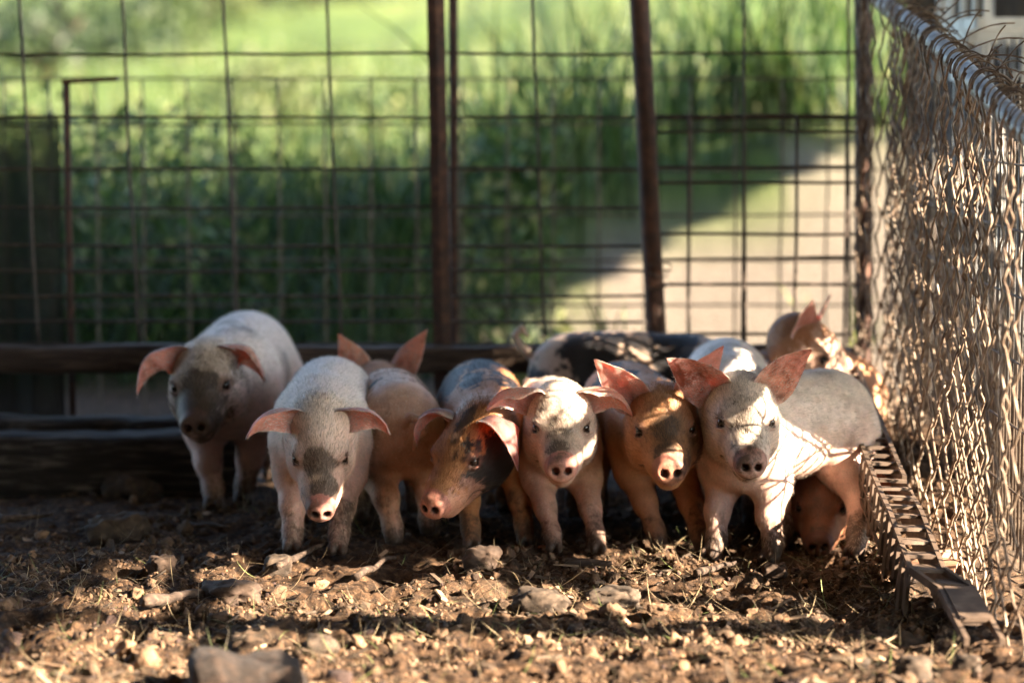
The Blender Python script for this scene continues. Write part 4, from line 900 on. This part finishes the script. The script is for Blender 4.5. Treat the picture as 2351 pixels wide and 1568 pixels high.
# ------------------------------------------------------------------ single stones, sticks, brick, tile
def stone(u, v, w, h, label, mat='stone', d=None, seed=0, name='stone', cat='stone', flat=1.0, dep=None):
    p = on_ground(u, v); sc = p[1] / FPX * .92; rw, rh = w * sc / 2, h * sc
    V = ICO3[0].copy(); V = np.sign(V) * np.abs(V) ** .75
    V = V * (1 + .30 * fbm(V * 1.3 + seed * 5, 3, seed))[:, None] + .07 * np.stack([fbm(V * 6 + q + seed, 3, seed) for q in (0, 9, 18)], 1)
    V *= [rw, rw * .75 if dep is None else dep, rh * .62]
    o = obj(name, mesh_from(name, V, ICO3[1]), M[mat]); o.location = (p[0], p[1] + .0, float(ground_h(p[0], p[1], False)) + rh * .14); o.rotation_euler = (0, 0, seed * 1.3); o.rotation_euler[2] = R((seed * 37) % 30 - 15)
    tag(o, label, cat); return o
stone(306, 1128, 130, 62, 'rounded dark stone lying below the grey sleeper', seed=1)
stone(272, 1222, 140, 78, 'broad angular stone half sunk in dark soil', seed=2)
stone(372, 1310, 78, 52, 'crumbly pale clod at the edge of the sunlight', 'brick', seed=3, name='clod', cat='clod')
stone(640, 1300, 76, 42, 'small tan stone beside the stepping piglet hoof', seed=4)
stone(1110, 1302, 92, 56, 'round ribbed brown husk in front of the spotted piglet', 'brick', seed=5, name='husk', cat='husk')
stone(1240, 1392, 130, 62, 'blunt tan stone with a sunlit top', seed=6)
stone(1408, 1378, 140, 46, 'long low stone beside the blunt tan stone', seed=7)
stone(736, 1492, 84, 52, 'knobbly sunlit stone behind the brick', seed=8)
stone(530, 1370, 150, 52, 'flat striped stone in the foreground soil', 'brick', seed=9)
stone(1780, 1310, 60, 34, 'dark lump of earth at a white piglet hoof', 'brick', seed=10, name='clod', cat='clod')
stone(2100, 1545, 90, 60, 'pale rounded stone near the near end of the edging', seed=11)
stone(60, 1115, 110, 40, 'low grey stone at the end of the sleeper', seed=12)
stone(2220, 1530, 70, 44, 'small pale stone touching the edging end plate', seed=13)
# foreground brick
p = on_ground(565, 1600); br = obj('brick', box_mesh('brick', (-.070, -.05, -.02), (.070, .05, .042), .010, (22, 14, 12), .014, 4), M['brick_shade']); br.location = (p[0], p[1] + .03, 0); br.rotation_euler = (R(3), R(2), R(6)); tag(br, 'worn brown brick in the foreground soil, coloured darker for shade', 'brick')
def stick(u0, v0, u1, v1, r, label, z0=.008, z1=.008, mat='wood', name='stick'):
    a = on_ground(u0, v0); b = on_ground(u1, v1); a[2] += z0; b[2] += z1; n = 12; t = np.linspace(0, 1, n)[:, None]; P = a + (b - a) * t
    P += np.stack([fbm(P * 30 + q, 2, 5) for q in (0, 5, 11)], 1) * .004
    tag(tube(name, P, r * (1 - .5 * t[:, 0]) * (1 + .25 * fbm(P * 90, 2, 3)), M[mat], None, 7), label, 'stick')
stick(640, 1310, 765, 1262, .006, 'pale pointed stick under the stepping piglet', .006, .02)
stick(425, 1210, 525, 1222, .005, 'short pale stick lying in the dark soil')
stick(0, 1205, 115, 1190, .008, 'brown stick lying flat near the sleeper')
stick(330, 1395, 465, 1368, .010, 'thick brown stick in the foreground litter')
stick(1300, 1300, 1400, 1304, .008, 'short stubby stick below the pink piglet')
stick(1600, 1330, 1690, 1300, .006, 'thin stick in the sunlit soil')
stick(2050, 1345, 2170, 1322, .011, 'thick dark stick lying by the broken clay tile')
stick(820, 1330, 905, 1292, .006, 'splintered stick before the piglet seen from behind', .006, .012)
stick(2290, 1450, 2351, 1475, .008, 'pale stick beside the edging end', .01, .02)
# broken ribbed clay tile
tl = empty('clay_tile', on_ground(2075, 1312)); tl.rotation_euler = (0, 0, R(-6)); tag(tl, 'broken hollow clay tile with ribs lying by the lattice edging', 'clay tile')
a = np.linspace(0, math.pi, 16); n = len(a); L = .10
def shell(r, t):
    o = np.stack([np.zeros(n), r * np.cos(a), r * 1.0 * np.sin(a)], 1); i_ = np.stack([np.zeros(n), (r - t) * np.cos(a), (r - t) * np.sin(a)], 1)
    V = np.concatenate([o, i_, o + [L, 0, 0], i_ + [L, 0, 0]]); k = np.arange(n - 1)
    F = np.concatenate([np.stack([k, k + 1, 2 * n + k + 1, 2 * n + k], 1), np.stack([n + k, 3 * n + k, 3 * n + k + 1, n + k + 1], 1), np.stack([k, n + k, n + k + 1, k + 1], 1), np.stack([2 * n + k, 2 * n + k + 1, 3 * n + k + 1, 3 * n + k], 1)])
    return V, F
V, F = shell(.030, .006); rot = np.array([[0, 1, 0], [-1, 0, 0], [0, 0, 1]]).T
V = V @ np.array([[.85, .5, 0], [-.5, .85, 0], [0, 0, 1]]).T
obj('shell', mesh_from('shell', V, F, False), M['clay'], tl)
for q in (-.010, .008):
    me = box_mesh('rib', (0, q - .002, -.004), (L * .95, q + .002, .027), .0); me.transform(Matrix(((.85, -.5, 0, 0), (.5, .85, 0, 0), (0, 0, 1, 0), (0, 0, 0, 1)))); obj('rib', me, M['clay'], tl)

# ------------------------------------------------------------------ grass, weeds and bushes beyond the fence
def blade_obj(name, P, az, L, bend, w, cols, n=6, lean=None, parent=None):
    V, F = blades(P, az, L, bend, w, n, lean); me = mesh_from(name, V, F, False); set_col(me, np.repeat(cols, (n + 1) * 2, 0)); return obj(name, me, M['leaf'], parent)
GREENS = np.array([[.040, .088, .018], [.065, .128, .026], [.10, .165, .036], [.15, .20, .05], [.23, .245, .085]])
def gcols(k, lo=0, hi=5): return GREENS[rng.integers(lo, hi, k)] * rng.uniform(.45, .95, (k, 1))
k = 16000; x = rng.uniform(-4.5, 4.5, k); y = 7.3 + rng.random(k) ** 1.5 * 14; x = x * (y / 9)
P = np.stack([x, y, ground_h(x, y, False) - .02], 1)
tag(blade_obj('meadow_grass', P, rng.uniform(0, 6.28, k), rng.uniform(.08, .32, k), rng.uniform(.3, 1.9, k), rng.uniform(.006, .016, k), gcols(k, 1, 5), 5), 'sunlit meadow grass on the hillside beyond the bank', 'grass', kind='stuff')
k = 2200; x = rng.uniform(-2.4, .1, k); y = rng.uniform(6.0, 7.9, k); P = np.stack([x, y, ground_h(x, y, False) - .02], 1)
tag(blade_obj('bank_weeds', P, rng.uniform(0, 6.28, k), rng.uniform(.12, .58, k) * (1 - .35 * sstep(-.9, .1, x)), rng.uniform(.2, 1.6, k), rng.uniform(.006, .018, k), gcols(k, 0, 3) * .7, 5, rng.uniform(0, .5, k)), 'shaded weeds and grass covering the left of the bank', 'weeds', kind='stuff')  # greens dimmed here to deepen the shade on the bank
def leafy(name, label, k, x0, x1, y0, y1, h, lo, hi, dim=1.0):
    x = rng.uniform(x0, x1, k); y = rng.uniform(y0, y1, k); dn = fbm(np.stack([x * 2.2, y * 1.2, x * 0], 1), 3, 91); keep = dn > -.45; x, y, dn = x[keep], y[keep], dn[keep]; k = len(x)
    q = np.stack([x, y, ground_h(x, y, False) + rng.random(k) ** 1.3 * h * np.clip(.55 + .7 * dn, .15, 1.3)], 1)
    V, F = spread(np.array([[-.5, 0, 0], [0, .27, .08], [.5, 0, 0], [0, -.27, .08]]), np.array([[0, 1, 2, 3]]), rand_rot(k, 1.2) * rng.uniform(.022, .06, k)[:, None, None], q)
    me = mesh_from(name, V, F, False); set_col(me, np.repeat(gcols(k, lo, hi) * dim, 4, 0)); tag(obj(name, me, M['leaf']), label, 'weeds', kind='stuff')
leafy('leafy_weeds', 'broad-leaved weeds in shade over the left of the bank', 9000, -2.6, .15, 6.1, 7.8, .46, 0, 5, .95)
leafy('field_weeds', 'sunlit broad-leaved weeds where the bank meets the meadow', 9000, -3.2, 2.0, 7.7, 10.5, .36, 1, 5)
def clump(u, d, nb, L0, L1, label, hi=3, lo=0, spread_=.05, bend=(.2, 1.9), w=(.007, .014), name='tall_grass'):
    x0 = at(u, 500, d)[0]; z0 = float(ground_h(x0, d, False)); o = empty(name, (x0, d, z0)); tag(o, label, 'grass clump', 'tall grass clumps on the bank')
    P = np.stack([rng.normal(0, spread_, nb), rng.normal(0, spread_, nb), np.full(nb, -.02)], 1)
    blade_obj('blade_tuft', P, rng.uniform(0, 6.28, nb), rng.uniform(L0, L1, nb), rng.uniform(*bend, nb), rng.uniform(*w, nb), gcols(nb, lo, hi), 8, rng.uniform(0, .35, nb), o)
def hit(u, v):
    r = ray(u, v)
    for t in np.arange(5.6, 12, .02):
        p = np.array([0, 0, CAM_Z]) + r * t
        if p[2] < ground_h(p[0], p[1], False): return p
    return p
for u, v in ((1160, 520), (1240, 500), (1320, 500), (1400, 460), (1560, 420), (1620, 390), (1690, 360), (1750, 330), (1810, 310), (1870, 285), (1930, 270), (1980, 265)):
    clump(u, hit(u, v)[1] + .1, 20, .3, .85, 'tall dark grass clump with arching blades on the bank', bend=(.1, 1.3), w=(.009, .02))
for u, d, lab in ((1215, 6.75, 'slender reed clump rising beyond the middle posts'), (1330, 6.85, 'slender reed clump midway between middle and leaning posts'), (1440, 6.95, 'slender reed clump just beside the leaning post'),
                  (1640, 7.15, 'slender reed clump above the square mesh panel'), (1760, 7.4, 'slender arching reed clump on the bank crest'), (1890, 7.6, 'slender reed clump close to the corner post')):
    clump(u, d, 9, .55, 1.05, lab, 2, 0, .05, (.25, 1.5), (.010, .018), 'reed_clump')
for u, d, lab in ((1185, 5.8, 'bright fresh grass tuft at the bank foot beside the middle posts'), (1425, 5.85, 'bright fresh grass tuft at the bank foot beside the leaning post'), (1920, 5.85, 'bright fresh grass tuft at the bank foot near the corner post')):
    clump(u, d, 16, .18, .36, lab, 5, 3, .03, (.1, 1.2), (.014, .026), 'grass_tuft')
for u, d, lab in ((40, 6.4, 'leafy grass clump in shade behind the shade cloth'), (110, 6.7, 'grass clump in shade between shade cloth and upright pipe'), (210, 6.6, 'grass clump in shade under the flat arm of the pipe'),
                  (300, 6.8, 'grass clump in shade just past the arm of the pipe'), (560, 6.9, 'lone grass clump in shade above the white piglet by the sleeper'), (850, 6.8, 'grass clump in shade beside the middle angle-iron post')):
    clump(u, d, 30, .2, .62, lab, 4, 0, .07, name='grass_clump')
# bushes on the hillside
def bush(x, y, r, label, tone, k=900):
    z = float(ground_h(x, y, False)); o = empty('bush', (x, y, z)); tag(o, label, 'bush', 'bushes on the hillside')
    q = rng.normal(0, 1, (k, 3)); q /= np.linalg.norm(q, axis=1)[:, None]; q *= (rng.random((k, 1)) ** .4) * r * np.array([1, 1, .7]); q *= (1 + .35 * fbm(q * 1.5 / r, 2, 5))[:, None]; q[:, 2] = np.abs(q[:, 2]) + .05
    lv = np.array([[-.5, 0, 0], [0, .28, .06], [.5, 0, 0], [0, -.28, .06]]); Mx = rand_rot(k) * (rng.uniform(.12, .3, k) * r * .55)[:, None, None]
    V, F = spread(lv, np.array([[0, 1, 2, 3]]), Mx, q); me = mesh_from('foliage', V, F, False); set_col(me, np.repeat(np.array(tone) * rng.uniform(.25, .75, (k, 1)), 4, 0)); obj('foliage', me, M['leaf'], o)
    for i in range(5):
        e = q[rng.integers(0, k)] * .8; tube('stem', np.array([[0, 0, -.05], e * .5 + [0, 0, .05], e]), [.04 * r, .03 * r, .012 * r], M['wood'], o, 6)
for (u, y, r, lab, tn) in ((470, 26, 1.0, 'light green bush on the hillside behind the upright pipe', (.16, .21, .06)), (720, 30, 1.1, 'dark green bush high on the hillside', (.045, .07, .025)), (110, 16, .8, 'dark leafy bush beyond the shade cloth', (.05, .09, .03)),
                           (330, 20, .8, 'olive bush low on the hillside', (.10, .15, .04)), (1350, 34, .9, 'grey-green bush far up the hillside', (.16, .19, .13)), (620, 13, .45, 'small yellow-green weed bush beyond the bank', (.20, .25, .08)), (900, 12, .4, 'low fresh green weed bush beyond the middle posts', (.16, .23, .07))):
    bush(at(u, 300, y)[0], y, r, lab, tn)
